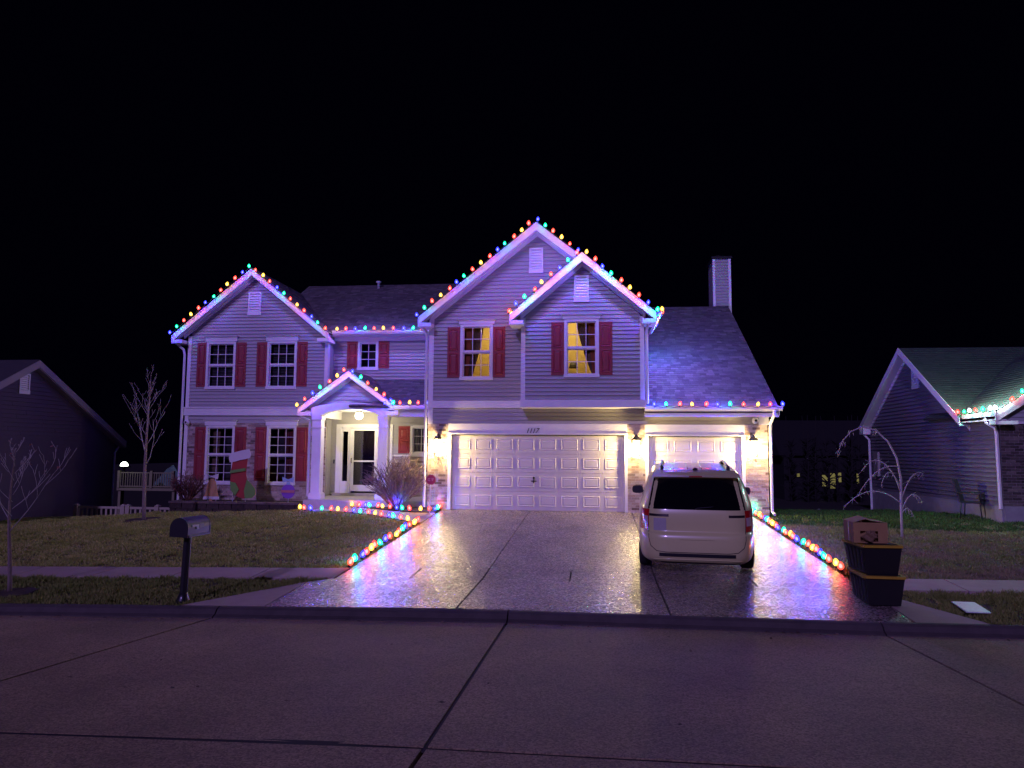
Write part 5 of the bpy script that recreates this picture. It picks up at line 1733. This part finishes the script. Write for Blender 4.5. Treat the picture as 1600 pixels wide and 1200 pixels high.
board('yard_board', -10.95, 'tall stocking-shaped yard board, red with white cuff and green toe',
      [('stocking', off(-11.0, [(-.24, 1.36), (.24, 1.46), (.20, .95), (.24, .76), (.40, .62), (.52, .48), (.54, .32), (.42, .20), (.12, .18), (-.12, .26), (-.26, .44), (-.30, .70), (-.29, 1.05)]), RED),
       ('toe', off(-11.0, [(.24, .76), (.40, .62), (.52, .48), (.54, .32), (.42, .20), (.20, .187), (.16, .42)]), GRN), ('heel', off(-11.0, [(-.12, .26), (-.26, .44), (-.30, .70), (-.12, .66), (.0, .46)]), GRN),
       ('cuff', off(-11.0, [(-.33, 1.29), (-.16, 1.31), (.0, 1.36), (.18, 1.39), (.33, 1.44), (.36, 1.56), (.29, 1.70), (.10, 1.67), (-.10, 1.62), (-.30, 1.57), (-.36, 1.44)]), WHT), ('band', off(-11.0, [(-.298, .95), (.20, 1.03), (.20, 1.12), (-.29, 1.04)]), GRN)], [(-11.22, 0.9), (-10.80, 0.9)])
board('yard_board', -11.9, 'small bell-shaped tan yard board standing beside the russet shrub',
      [('bell', off(-11.9, [(-.26, .16), (.26, .16), (.22, .26), (.17, .50), (.12, .70), (.05, .78), (-.05, .78), (-.12, .70), (-.17, .50), (-.22, .26)]), TAN), ('rim', off(-11.9, [(-.27, .14), (.27, .14), (.25, .23), (-.25, .23)]), WHT),
       ('bow', off(-11.9, [(-.20, .76), (-.03, .82), (.03, .82), (.20, .76), (.22, .94), (.03, .87), (-.03, .87), (-.22, .94)]), WHT), ('clapper', blob(-11.9, 0.11, 0.05, 0.05), TAN)], [(-12.02, 0.6), (-11.76, 0.6)])
board('yard_board', -9.35, 'small round purple ornament-shaped yard board below the window',
      [('ball', blob(-9.42, 0.42, 0.22, 0.22, 0.0, 24, 2.0), PUR), ('cap', off(-9.42, [(-.06, .62), (.06, .62), (.05, .70), (-.05, .70)]), PBL), ('bow', off(-9.42, [(-.17, .68), (-.02, .73), (.02, .73), (.17, .68), (.19, .86), (.02, .79), (-.02, .79), (-.19, .86)]), PBL), ('stripe', off(-9.42, [(-.21, .38), (.21, .38), (.215, .46), (-.215, .46)]), PNK)], [(-9.42, 0.6)])

# red octagonal yard sign
YS = empty('yard_sign', (-4.56, 19.98, 0.0), 'red octagonal yard sign on a white stake at the garage corner', 'sign')
t = MB(); t.tube([(-4.56, 19.98, -0.1), (-4.54, 19.98, 0.80)], 0.018, 6); t.build('stake', WHITEP, YS)
oc = [(-4.53 + 0.145 * math.cos(PI / 8 + i * PI / 4), 0.90 + 0.145 * math.sin(PI / 8 + i * PI / 4)) for i in range(8)]
SIGNR = mat('sign_red', (0.42, 0.02, 0.06), 0.5, 0.08, 10)
t = MB(); t.prism([(x, 19.95, z) for x, z in oc], [(x, 19.965, z) for x, z in oc]); t.build('octagon', SIGNR, YS)
t = MB()
t.tube([(-4.545, 19.946, 0.935), (-4.60, 19.946, 0.935), (-4.61, 19.946, 0.88), (-4.56, 19.946, 0.865), (-4.55, 19.946, 0.895), (-4.575, 19.946, 0.9)], 0.007, 5)
t.tube([(-4.52, 19.946, 0.94), (-4.455, 19.946, 0.935), (-4.50, 19.946, 0.865)], 0.007, 5); t.tube([(-4.52, 19.946, 0.90), (-4.46, 19.946, 0.90)], 0.006, 5)
t.build('lettering', mat('sign_pink', (0.75, 0.4, 0.45), 0.5, 0.05, 5), YS)

# totes and cardboard box by the driveway
TOTE = mat('tote_black', (0.008, 0.008, 0.008), 0.5, 0.2, 8)
LID = mat('tote_lid_yellow', (0.42, 0.28, 0.02), 0.45, 0.12, 8)


def tote(x, y, z, label, rot):
    T = empty('storage_tote', (x, y, z), label, 'tote', 'black totes with yellow lids')
    M = Matrix.Translation((x, y, z)) @ Matrix.Rotation(rot, 4, 'Z')
    w0, l0, w1, l1, h = 0.215, 0.34, 0.26, 0.40, 0.392
    b = MB()
    b.prism([(-w0, -l0, 0), (w0, -l0, 0), (w0, l0, 0), (-w0, l0, 0)], [(-w1, -l1, h), (w1, -l1, h), (w1, l1, h), (-w1, l1, h)]); b.build('tub', TOTE, T, M)
    for i in range(5):
        yy = -0.26 + i * 0.13
        for s in (-1, 1):
            b = MB(); b.prism([(s * (w0 + .001), yy - .022, 0.03), (s * (w0 + .018), yy - .015, 0.03), (s * (w0 + .018), yy + .015, 0.03), (s * (w0 + .001), yy + .022, 0.03)],
                              [(s * (w1 - .006), yy * 1.15 - .026, h - .05), (s * (w1 + .012), yy * 1.15 - .018, h - .05), (s * (w1 + .012), yy * 1.15 + .018, h - .05), (s * (w1 - .006), yy * 1.15 + .026, h - .05)])
            b.build('rib', TOTE, T, M)
    b = MB()
    lp = [(-w1 - .03, -l1 + .03), (-w1, -l1 - .03), (w1, -l1 - .03), (w1 + .03, -l1 + .03), (w1 + .03, l1 - .03), (w1, l1 + .03), (-w1, l1 + .03), (-w1 - .03, l1 - .03)]
    b.prism([(px, py, h - 0.012) for px, py in lp], [(px, py, h + 0.022) for px, py in lp]); ld = b.build('lid', LID, T, M)
    b = MB(); b.prism([(-w1 + .04, -l1 + .04, h + .0225), (w1 - .04, -l1 + .04, h + .0225), (w1 - .04, l1 - .04, h + .0225), (-w1 + .04, l1 - .04, h + .0225)], [(-w1 + .05, -l1 + .05, h + .032), (w1 - .05, -l1 + .05, h + .032), (w1 - .05, l1 - .05, h + .032), (-w1 + .05, l1 - .05, h + .032)])
    b.build('lid_centre', TOTE, ld, M)
    return T


tx, ty = 4.04, 11.50
tz = ground_z(tx, ty) + 0.03
tote(tx, ty, tz, 'lower black tote with yellow lid standing on the driveway', R(-2))
tote(tx - 0.035, ty + 0.02, tz + 0.426, 'upper black tote with yellow lid, a cardboard box on top', R(2))
CARD = mat('cardboard', (0.34, 0.21, 0.075), 0.85, 0.12, 6, 0.1, 60)
bx, by, bz = 3.92, 11.52, tz + 0.853
BXO = empty('cardboard_box', (bx, by, bz), 'open cardboard box on top of the stacked totes', 'box')
Mb = Matrix.Translation((bx, by, bz)) @ Matrix.Rotation(R(-3), 4, 'Z')
hw, hl, hh, k = 0.23, 0.26, 0.29, 0.006
for nm, bb in (('side', (-hw, -hw + k, -hl, hl, 0, hh)), ('side', (hw - k, hw, -hl, hl, 0, hh)), ('back', (-hw + k, hw - k, hl - k, hl, 0, hh)), ('bottom', (-hw + k, hw - k, -hl, hl - k, 0, k))):
    b = MB(); b.box(*bb); b.build(nm, CARD, BXO, Mb)
b = MB(); b.box(-hw + k, hw - k, -hl, -hl + k, k, 0.02); b.box(-hw + k, -0.14, -hl, -hl + k, 0.02, hh); b.box(0.10, hw - k, -hl, -hl + k, 0.02, hh); b.box(-0.14, 0.10, -hl, -hl + k, 0.17, hh); b.build('front', CARD, BXO, Mb)
b = MB(); b.hexa([(-hw, -hl, hh), (-hw, hl, hh), (-hw + .006, hl, hh), (-hw + .006, -hl, hh)], [(-0.03, -hl + .02, hh + 0.06), (-0.03, hl - .02, hh + 0.06), (-0.024, hl - .02, hh + 0.06), (-0.024, -hl + .02, hh + 0.06)]); b.build('flap', CARD, BXO, Mb)
b = MB(); b.hexa([(hw, -hl, hh), (hw, hl, hh), (hw - .006, hl, hh), (hw - .006, -hl, hh)], [(0.0, -hl + .02, hh + 0.03), (0.0, hl - .02, hh + 0.03), (0.006, hl - .02, hh + 0.025), (0.006, -hl + .02, hh + 0.025)]); b.build('flap', CARD, BXO, Mb)
b = MB(); b.box(-hw - 0.0015, -hw, -0.03, 0.03, 0.0, hh); b.build('tape', mat('packing_tape', (0.40, 0.30, 0.24), 0.25, 0.05, 6), BXO, Mb)
# crumpled brown wrapping sticking out of the torn front
rr = random.Random(9)
b = MB(); vs = []
for i in range(7):
    for j in range(10):
        t = 2 * PI * j / 10; a = PI * i / 6
        r = 0.09 * (1 + rr.uniform(-.35, .35))
        vs.append((bx - 0.02 + r * 1.2 * math.sin(a) * math.cos(t), by - 0.27 + r * 0.9 * math.sin(a) * math.sin(t), bz + 0.085 + r * 0.95 * math.cos(a)))
b.add(vs, [(i * 10 + j, i * 10 + (j + 1) % 10, (i + 1) * 10 + (j + 1) % 10, (i + 1) * 10 + j) for i in range(6) for j in range(10)])
tag(b.build('crumpled_paper', mat('kraft_paper', (0.20, 0.125, 0.06), 0.8, 0.3, 20)), 'crumpled brown paper bulging from the torn cardboard box', 'paper')
# white panel lying on the verge
b = MB(); q = [(5.03, 11.42), (5.33, 11.40), (5.27, 10.84), (4.97, 10.86)]
b.prism([(x, y, ground_z(x, y) + 0.045) for x, y in q], [(x, y, ground_z(x, y) + 0.06) for x, y in q])
tag(b.build('white_panel', mat('weathered_white', (0.60, 0.64, 0.62), 0.5, 0.35, 9, stretch=(3, 20, 1))), 'flat white panel lying on the verge grass near the totes', 'panel')


# picket fences
def fence(x0, x1, y, z, h, label, n, posts, FM):
    T = empty('picket_fence', ((x0 + x1) / 2, y, z), label, 'fence')
    for i in range(n):
        x = x0 + (x1 - x0) * (i + 0.5) / n
        b = MB(); b.box(x - 0.032, x + 0.032, y - 0.012, y + 0.012, z + 0.05, z + h - 0.06); b.build('picket', FM, T)
    for zz in (z + 0.12, z + h - 0.06):
        b = MB(); b.box(x0, x1, y - 0.03, y + 0.03, zz, zz + 0.07); b.build('rail', FM, T)
    for p in posts:
        b = MB(); b.box(p - 0.065, p + 0.065, y - 0.066, y + 0.066, z - 0.05, z + h + 0.04); b.prism([(p - .08, y - .08, z + h + .04), (p + .08, y - .08, z + h + .04), (p + .08, y + .08, z + h + .04), (p - .08, y + .08, z + h + .04)], [(p - .02, y - .02, z + h + .09), (p + .02, y - .02, z + h + .09), (p + .02, y + .02, z + h + .09), (p - .02, y + .02, z + h + .09)])
        b.build('post', FM, T)


fence(-16.55, -13.25, 22.0, -0.85, 0.70, 'cream picket fence between the dark house and the lit house', 20, [-16.5, -14.9, -14.74, -13.75], mat('fence_cream', (0.40, 0.36, 0.24), 0.5, 0.1, 5))
fence(5.0, 11.2, 28.5, -1.22, 0.80, 'dim picket fence behind the stacked totes between two houses', 30, [5.1, 6.6, 8.1, 9.6], mat('fence_darkened', (0.09, 0.10, 0.10), 0.6, 0.2, 5))  # white pickets, the unlit yard's shade put into their colour

# ================================================================== LEFT NEIGHBOUR (side gable faces this way)
NL = empty('neighbour_house', (-22, 20.7, -0.5), 'dark single-storey house with a plain gable beyond the lawn tree', 'house', 'neighbouring houses')
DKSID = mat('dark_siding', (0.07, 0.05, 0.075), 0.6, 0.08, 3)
XN = -17.3
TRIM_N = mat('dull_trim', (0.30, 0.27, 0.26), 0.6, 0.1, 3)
NAY, NAZ, NS = 20.7, 4.34, 0.553
P_N = faceplusx(XN)
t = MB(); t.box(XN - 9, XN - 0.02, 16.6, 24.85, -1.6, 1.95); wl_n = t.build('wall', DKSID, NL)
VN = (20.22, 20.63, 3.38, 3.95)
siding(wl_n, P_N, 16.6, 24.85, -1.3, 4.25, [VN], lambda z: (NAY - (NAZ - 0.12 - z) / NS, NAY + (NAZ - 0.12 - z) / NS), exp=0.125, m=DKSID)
t = MB(); t.prism([(XN - .02, 16.6, 1.95), (XN - .02, 24.85, 1.95), (XN - .02, NAY, NAZ - 0.1)], [(XN - .1, 16.6, 1.95), (XN - .1, 24.85, 1.95), (XN - .1, NAY, NAZ - 0.1)]); t.build('gable_wall', DKSID, NL)
vent(P_N, *VN, NL)
for s in (-1, 1):
    ye = NAY + s * 4.4
    ze = NAZ - NS * 4.4
    t = MB(); t.prism([(XN + 0.25, NAY, NAZ), (XN + 0.25, ye, ze), (XN + 0.25, ye, ze + 0.06), (XN + 0.25, NAY, NAZ + 0.06)], [(XN - 9, NAY, NAZ), (XN - 9, ye, ze), (XN - 9, ye, ze + 0.06), (XN - 9, NAY, NAZ + 0.06)]); t.build('roof', ROOFDECK, NL)
    t = MB(); t.prism([(XN + 0.25, NAY, NAZ - 0.18), (XN + 0.25, ye, ze - 0.18), (XN + 0.25, ye, ze + 0.04), (XN + 0.25, NAY, NAZ + 0.04)], [(XN + 0.28, NAY, NAZ - 0.18), (XN + 0.28, ye, ze - 0.18), (XN + 0.28, ye, ze + 0.04), (XN + 0.28, NAY, NAZ + 0.04)]); t.build('rake_board', TRIM_N, NL)
    t = MB(); t.prism([(XN, NAY, NAZ - 0.2), (XN, ye, ze - 0.2), (XN, ye, ze - 0.18), (XN, NAY, NAZ - 0.18)], [(XN + 0.25, NAY, NAZ - 0.2), (XN + 0.25, ye, ze - 0.2), (XN + 0.25, ye, ze - 0.18), (XN + 0.25, NAY, NAZ - 0.18)]); t.build('soffit', TRIM_N, NL)
downspout([(XN + 0.05, 25.0, 1.75), (XN + 0.06, 24.8, 1.55), (XN + 0.06, 24.78, -1.3)], NL, 0.04)

# ================================================================== RIGHT NEIGHBOUR
NR = empty('neighbour_house', (13, 24, 0), 'house with white and green bulbs on its gutter beyond the weeping sapling', 'house', 'neighbouring houses')
XR = 10.0
RAY, RAZ, RS = 24.94, 5.10, 0.635
P_R = faceminusx(XR)
RSID = mat('neighbour_siding', (0.14, 0.13, 0.145), 0.55, 0.08, 3)
t = MB(); t.box(XR + 0.02, 17, 19.75, 28.5, -1.0, 2.6); wr = t.build('wall', RSID, NR)
t = MB(); t.box(XR - 0.03, XR + 0.02, 19.72, 28.5, -1.2, 0.42); t.box(XR + 0.02, 17, 19.70, 19.75, -0.6, 0.42); t.build('foundation', mat('neighbour_foundation', (0.27, 0.26, 0.26), 0.9, 0.15, 4, 0.2, 40), NR)
VR = (24.15, 24.62, 3.80, 4.55)
siding(wr, P_R, 19.82, 28.5, 0.42, 2.62, [], None, exp=0.118, m=RSID)
siding(wr, P_R, 21.2, 28.5, 2.62 + 0.04, 4.98, [VR], lambda z: (RAY - (RAZ - 0.15 - z) / RS, RAY + (RAZ - 0.15 - z) / RS), exp=0.118, m=RSID)
t = MB(); t.prism([(XR + .02, 21.3, 2.6), (XR + .02, 28.5, 2.6), (XR + .02, RAY, RAZ - 0.12)], [(XR + .1, 21.3, 2.6), (XR + .1, 28.5, 2.6), (XR + .1, RAY, RAZ - 0.12)]); t.build('gable_wall', RSID, NR)
vent(P_R, *VR, NR)
k = 1 / math.sqrt(1 + RS * RS)
lr = (RAY - 21.1) / k
shingles(NR, (XR - 0.28, 21.1, RAZ - RS * (RAY - 21.1)), (1, 0, 0), (0, k, RS * k), [(0, 0), (7.5, 0), (7.5, lr), (0, lr)], m=SHINGLE_N)
t = MB(); t.prism([(XR - .28, RAY, RAZ), (17, RAY, RAZ), (17, 28.8, 2.65), (XR - .28, 28.8, 2.65)], [(XR - .28, RAY, RAZ - .05), (17, RAY, RAZ - .05), (17, 28.8, 2.6), (XR - .28, 28.8, 2.6)]); t.build('roof', ROOFDECK, NR)
for ye in (21.1, 28.7):
    ze = RAZ - RS * abs(RAY - ye)
    t = MB(); t.prism([(XR - .30, RAY, RAZ - 0.2), (XR - .30, ye, ze - 0.2), (XR - .30, ye, ze + 0.015), (XR - .30, RAY, RAZ + 0.015)], [(XR - .28, RAY, RAZ - 0.2), (XR - .28, ye, ze - 0.2), (XR - .28, ye, ze + 0.015), (XR - .28, RAY, RAZ + 0.015)]); t.build('rake_board', TRIM, NR)
    t = MB(); t.prism([(XR - .28, RAY, RAZ - 0.2), (XR - .28, ye, ze - 0.2), (XR - .28, ye, ze - 0.17), (XR - .28, RAY, RAZ - 0.17)], [(XR, RAY, RAZ - 0.2), (XR, ye, ze - 0.2), (XR, ye, ze - 0.17), (XR, RAY, RAZ - 0.17)]); t.build('soffit', TRIM, NR)
    t = MB(); t.prism([(XR - .03, RAY, RAZ - 0.34), (XR - .03, ye, ze - 0.34), (XR - .03, ye, ze - 0.2), (XR - .03, RAY, RAZ - 0.2)], [(XR, RAY, RAZ - 0.34), (XR, ye, ze - 0.34), (XR, ye, ze - 0.2), (XR, RAY, RAZ - 0.2)]); t.build('frieze_board', TRIM, NR)
t = MB(); t.box(XR - 0.28, XR + 0.05, 28.4, 28.8, 2.40, 2.62); t.build('eave_return', TRIM, NR)
# front wing whose gutter runs towards the street
FS = 0.64
kk = 1 / math.sqrt(1 + FS * FS)
FX, FZ = XR - 0.22, 2.74
lw2 = 2.7 / kk
shingles(NR, (FX, 23.5, FZ), (0, -1, 0), (kk, 0, FS * kk), [(0, 0), (4.05, 0), (4.05, lw2), (0, lw2)], m=SHINGLE_N)
t = MB(); t.prism([(FX, 19.42, FZ - 0.24), (FX + 2.7, 19.42, FZ + 2.7 * FS - 0.24), (FX + 2.7, 19.42, FZ + 2.7 * FS), (FX, 19.42, FZ - 0.0)], [(FX, 19.45, FZ - 0.24), (FX + 2.7, 19.45, FZ + 2.7 * FS - 0.24), (FX + 2.7, 19.45, FZ + 2.7 * FS), (FX, 19.45, FZ)]); t.build('rake_board', TRIM, NR)
gutter((FX - 0.01, 21.1, FZ + 0.02), (FX - 0.01, 19.45, FZ + 0.02), NR)
t = MB(); t.box(FX, XR + 0.05, 19.45, 21.2, FZ - 0.2, FZ - 0.17); t.box(FX, XR + 0.3, 19.43, 19.74, FZ - 0.3, FZ - 0.21); t.build('soffit', TRIM, NR)
downspout([(XR - 0.25, 19.9, 2.6), (XR - 0.22, 19.88, 2.5), (XR - 0.06, 19.78, 2.36), (XR - 0.05, 19.76, 2.2), (XR - 0.05, 19.74, 0.35)], NR, 0.045)
bricks(NR, front(19.74), XR + 0.03, 12.6, 0.42, 2.46, m=mat('neighbour_brick', (0, 0, 0), 0.85, 0.25, 25, 0.3, 90, rnd='island', cols=[(0.03, 0.025, 0.022), (0.07, 0.055, 0.045), (0.16, 0.13, 0.11), (0.045, 0.035, 0.03), (0.09, 0.07, 0.06)]))
siding(wr, front(19.74), XR + 0.03, 12.6, 2.52, 4.2, [], lambda z: (FX + (z - FZ + 0.25) / FS, 99), m=mat('neighbour_gable', (0.36, 0.38, 0.36), 0.5, 0.06, 3))
t = MB(); t.box(XR + 0.02, 12.6, 19.68, 19.74, 2.46, 2.52); t.build('band_board', TRIM, NR)
t = MB(); t.box(XR - 0.10, XR - 0.02, 27.6, 28.0, 0.9, 1.75); t.build('meter_box', mat('meter_grey', (0.30, 0.28, 0.26), 0.6, 0.1, 5), NR)
downspout([(XR - 0.2, 28.6, 2.4), (XR - 0.08, 28.4, 2.2), (XR - 0.08, 28.38, -0.6)], NR, 0.04)
light_string([(FX - 0.08, 21.15, FZ + 0.03), (FX - 0.08, 19.5, FZ + 0.03)], 6, 0, 'red, green and white bulbs along the gutter of the brick house', 18.0, seq=['red', 'green', 'white', 'red', 'green', 'white'], lift=(-0.05, 0, 0.34), group='bulbs on the brick house')
light_string([(FX + 0.02, 19.38, FZ + 0.04), (FX + 1.6, 19.38, FZ + 0.04 + 1.6 * FS)], 6, 2, 'red, green and white bulbs climbing the rake of the brick house', 18.0, seq=['red', 'green', 'white'], lift=(0, -0.05, 0.34), group='bulbs on the brick house')
# patio chair leaning at the side wall
CH = empty('patio_chair', (9.62, 20.45, ground_z(9.62, 20.45)), 'dark patio chair standing by the side wall under the bulbs', 'chair')
cz = ground_z(9.62, 20.45)
Mc = Matrix.Translation((9.62, 20.45, cz)) @ Matrix.Rotation(R(55), 4, 'Z')
t = MB(); t.hexa([(-0.25, 0.2, 0.42), (0.25, 0.2, 0.42), (0.25, 0.24, 0.42), (-0.25, 0.24, 0.42)], [(-0.22, 0.36, 1.0), (0.22, 0.36, 1.0), (0.22, 0.40, 1.0), (-0.22, 0.40, 1.0)]); t.build('backrest', BLACKPL, CH, Mc)
t = MB(); t.box(-0.25, 0.25, -0.25, 0.22, 0.40, 0.44); t.build('seat', BLACKPL, CH, Mc)
for sx in (-1, 1):
    for sy in (-0.22, 0.2):
        t = MB(); t.tube([(sx * 0.24, sy, 0.42), (sx * 0.27, sy * 1.15, 0.0)], 0.015, 6); t.build('leg', BLACKPL, CH, Mc)
    t = MB(); t.tube([(sx * 0.27, -0.24, 0.42), (sx * 0.27, -0.24, 0.66), (sx * 0.27, 0.28, 0.66)], 0.018, 6); t.build('armrest', BLACKPL, CH, Mc)

# ================================================================== FAR BACKGROUND
# raised deck lit by its own lamp, behind the picket fence
DK = empty('raised_deck', (-24.5, 38, -2.4), 'far wooden deck with pale railing lit by a lamp, behind the lawn tree', 'deck')
DKM = mat('deck_cream', (0.20, 0.18, 0.10), 0.7, 0.15, 5)
t = MB(); t.box(-26.2, -22.8, 38.0, 41, -0.60, -0.46); t.build('platform', DKM, DK)
for x in (-26.1, -24.2, -22.95):
    t = MB(); t.box(x - 0.07, x + 0.07, 37.96, 38.1, -0.46, 0.48); t.build('post', DKM, DK)
for x in (-26.1, -22.95):
    t = MB(); t.box(x - 0.07, x + 0.07, 38.1, 38.25, -3.2, -0.6); t.build('support', DKM, DK)
for z in (-0.40, 0.34):
    t = MB(); t.box(-26.1, -22.95, 38.0, 38.05, z, z + 0.06); t.build('rail', DKM, DK)
for i in range(22):
    x = -26.0 + i * 0.14
    if abs(x + 24.2) < 0.1: continue
    t = MB(); t.box(x - 0.02, x + 0.02, 38.01, 38.04, -0.36, 0.34); t.build('baluster', DKM, DK)
t = MB(); t.prism([(-26.0, 40.9, -0.46), (-24.3, 40.9, -0.46), (-24.3, 40.9, 0.2), (-24.7, 40.9, 0.75), (-25.1, 40.9, 0.5)], [(-26.0, 41, -0.46), (-24.3, 41, -0.46), (-24.3, 41, 0.2), (-24.7, 41, 0.75), (-25.1, 41, 0.5)]); t.build('stair_side', mat('deck_teal', (0.08, 0.15, 0.14), 0.7, 0.2, 4), DK)
LP = empty('garden_lamp', (-26.1, 38.4, -3), 'white glowing lamp on a dark pole left of the far deck', 'lamp')
t = MB(); t.tube([(-26.1, 38.4, -3.2), (-26.1, 38.4, 0.66)], 0.07, 8); t.tube([(-26.1, 38.4, 0.64), (-26.1, 38.4, 0.70)], 0.34, 12); t.build('pole', METALDK, LP)
t = MB(); t.lathe((-26.1, 38.4, 0.72), [(0.20, 0), (0.19, 0.10), (0.12, 0.20), (0.0, 0.26)], 12); t.build('globe', emit('garden_lamp_glow', (0.9, 1.0, 0.85), 7.0), LP)
ld = bpy.data.lights.new('garden_lamp_light', 'POINT'); ld.energy = 10; ld.color = (0.85, 1.0, 0.7); ld.shadow_soft_size = 0.2
put('garden_lamp_light', ld, (-25.6, 37.2, 1.1), LP)

# far house with a lit window behind bare trunks, right side
FARROOF = mat('far_roof', (0.008, 0.008, 0.009), 0.95, 0.2, 4)
FH = empty('distant_house', (20, 64, -3), 'far dark house with one lit yellow window seen between the two houses', 'house', 'distant houses')
t = MB(); t.box(15, 26, 62, 70, -4, 1.5); t.build('wall', mat('far_wall', (0.008, 0.008, 0.008), 0.9, 0.1, 2), FH)
t = MB(); t.prism([(14.6, 61.6, 1.5), (26.4, 61.6, 1.5), (26.4, 66, 4.5), (14.6, 66, 4.5)], [(14.6, 70.4, 1.5), (26.4, 70.4, 1.5), (26.4, 66.1, 4.5), (14.6, 66.1, 4.5)]); t.build('roof', FARROOF, FH)
FWIN = emit('far_window_glow', (1.0, 0.86, 0.30), 0.16)
for a, b2, z0, z1 in ((17.95, 18.35, -0.95, -0.05), (18.45, 18.95, -1.1, 0.1), (19.05, 19.4, -0.6, 0.15), (16.0, 16.2, -0.2, 0.05), (20.6, 20.75, -0.7, 0.1), (17.3, 17.4, -0.5, -0.3)):
    t = MB(); t.box(a, b2, 61.93, 61.99, z0, z1); t.build('window', FWIN, FH)
rr = random.Random(2)
for i in range(9):
    x = 14.5 + i * 0.62 + rr.uniform(-.2, .2)
    loc = (x, 57 + rr.uniform(-1.5, 1.5), -3.2)
    T = empty('far_tree', loc, 'thin dark bare trunk before the far lit window', 'tree', 'thin bare trees before the far lit window')
    t = MB(); t.tube([loc, (x + rr.uniform(-.2, .2), loc[1], 0.5), (x + rr.uniform(-.4, .4), loc[1], 4.5)], [0.10, 0.07, 0.02], 6); t.build('trunk', DARKBARK, T)
    t = MB()
    for j in range(60):
        z = rr.uniform(-1.8, 2.5); p = Vector((x, loc[1], z)); d = Vector((rr.uniform(-1, 1), rr.uniform(-.5, .5), rr.uniform(0.0, 0.9))) * rr.uniform(0.4, 1.0)
        t.tube([p, p + d * 0.6 + Vector((0, 0, .1)), p + d], [0.055, 0.04, 0.015], 4)
    t.build('crown', DARKBARK, T)
t = MB(); t.lathe((9.05, 47, 1.35), [(0, -0.1), (0.09, -0.06), (0.11, 0), (0.07, 0.08), (0, 0.1)], 10)
YLm = empty('distant_lamp', (9.05, 47, -2), 'tiny white lamp on a far pole beside the garage corner', 'lamp')
t.build('globe', emit('far_lamp_glow', (1, 1, 0.95), 3.0), YLm)
t = MB(); t.tube([(9.05, 47, -2.2), (9.05, 47, 1.25)], 0.05, 6); t.build('pole', METALDK, YLm)
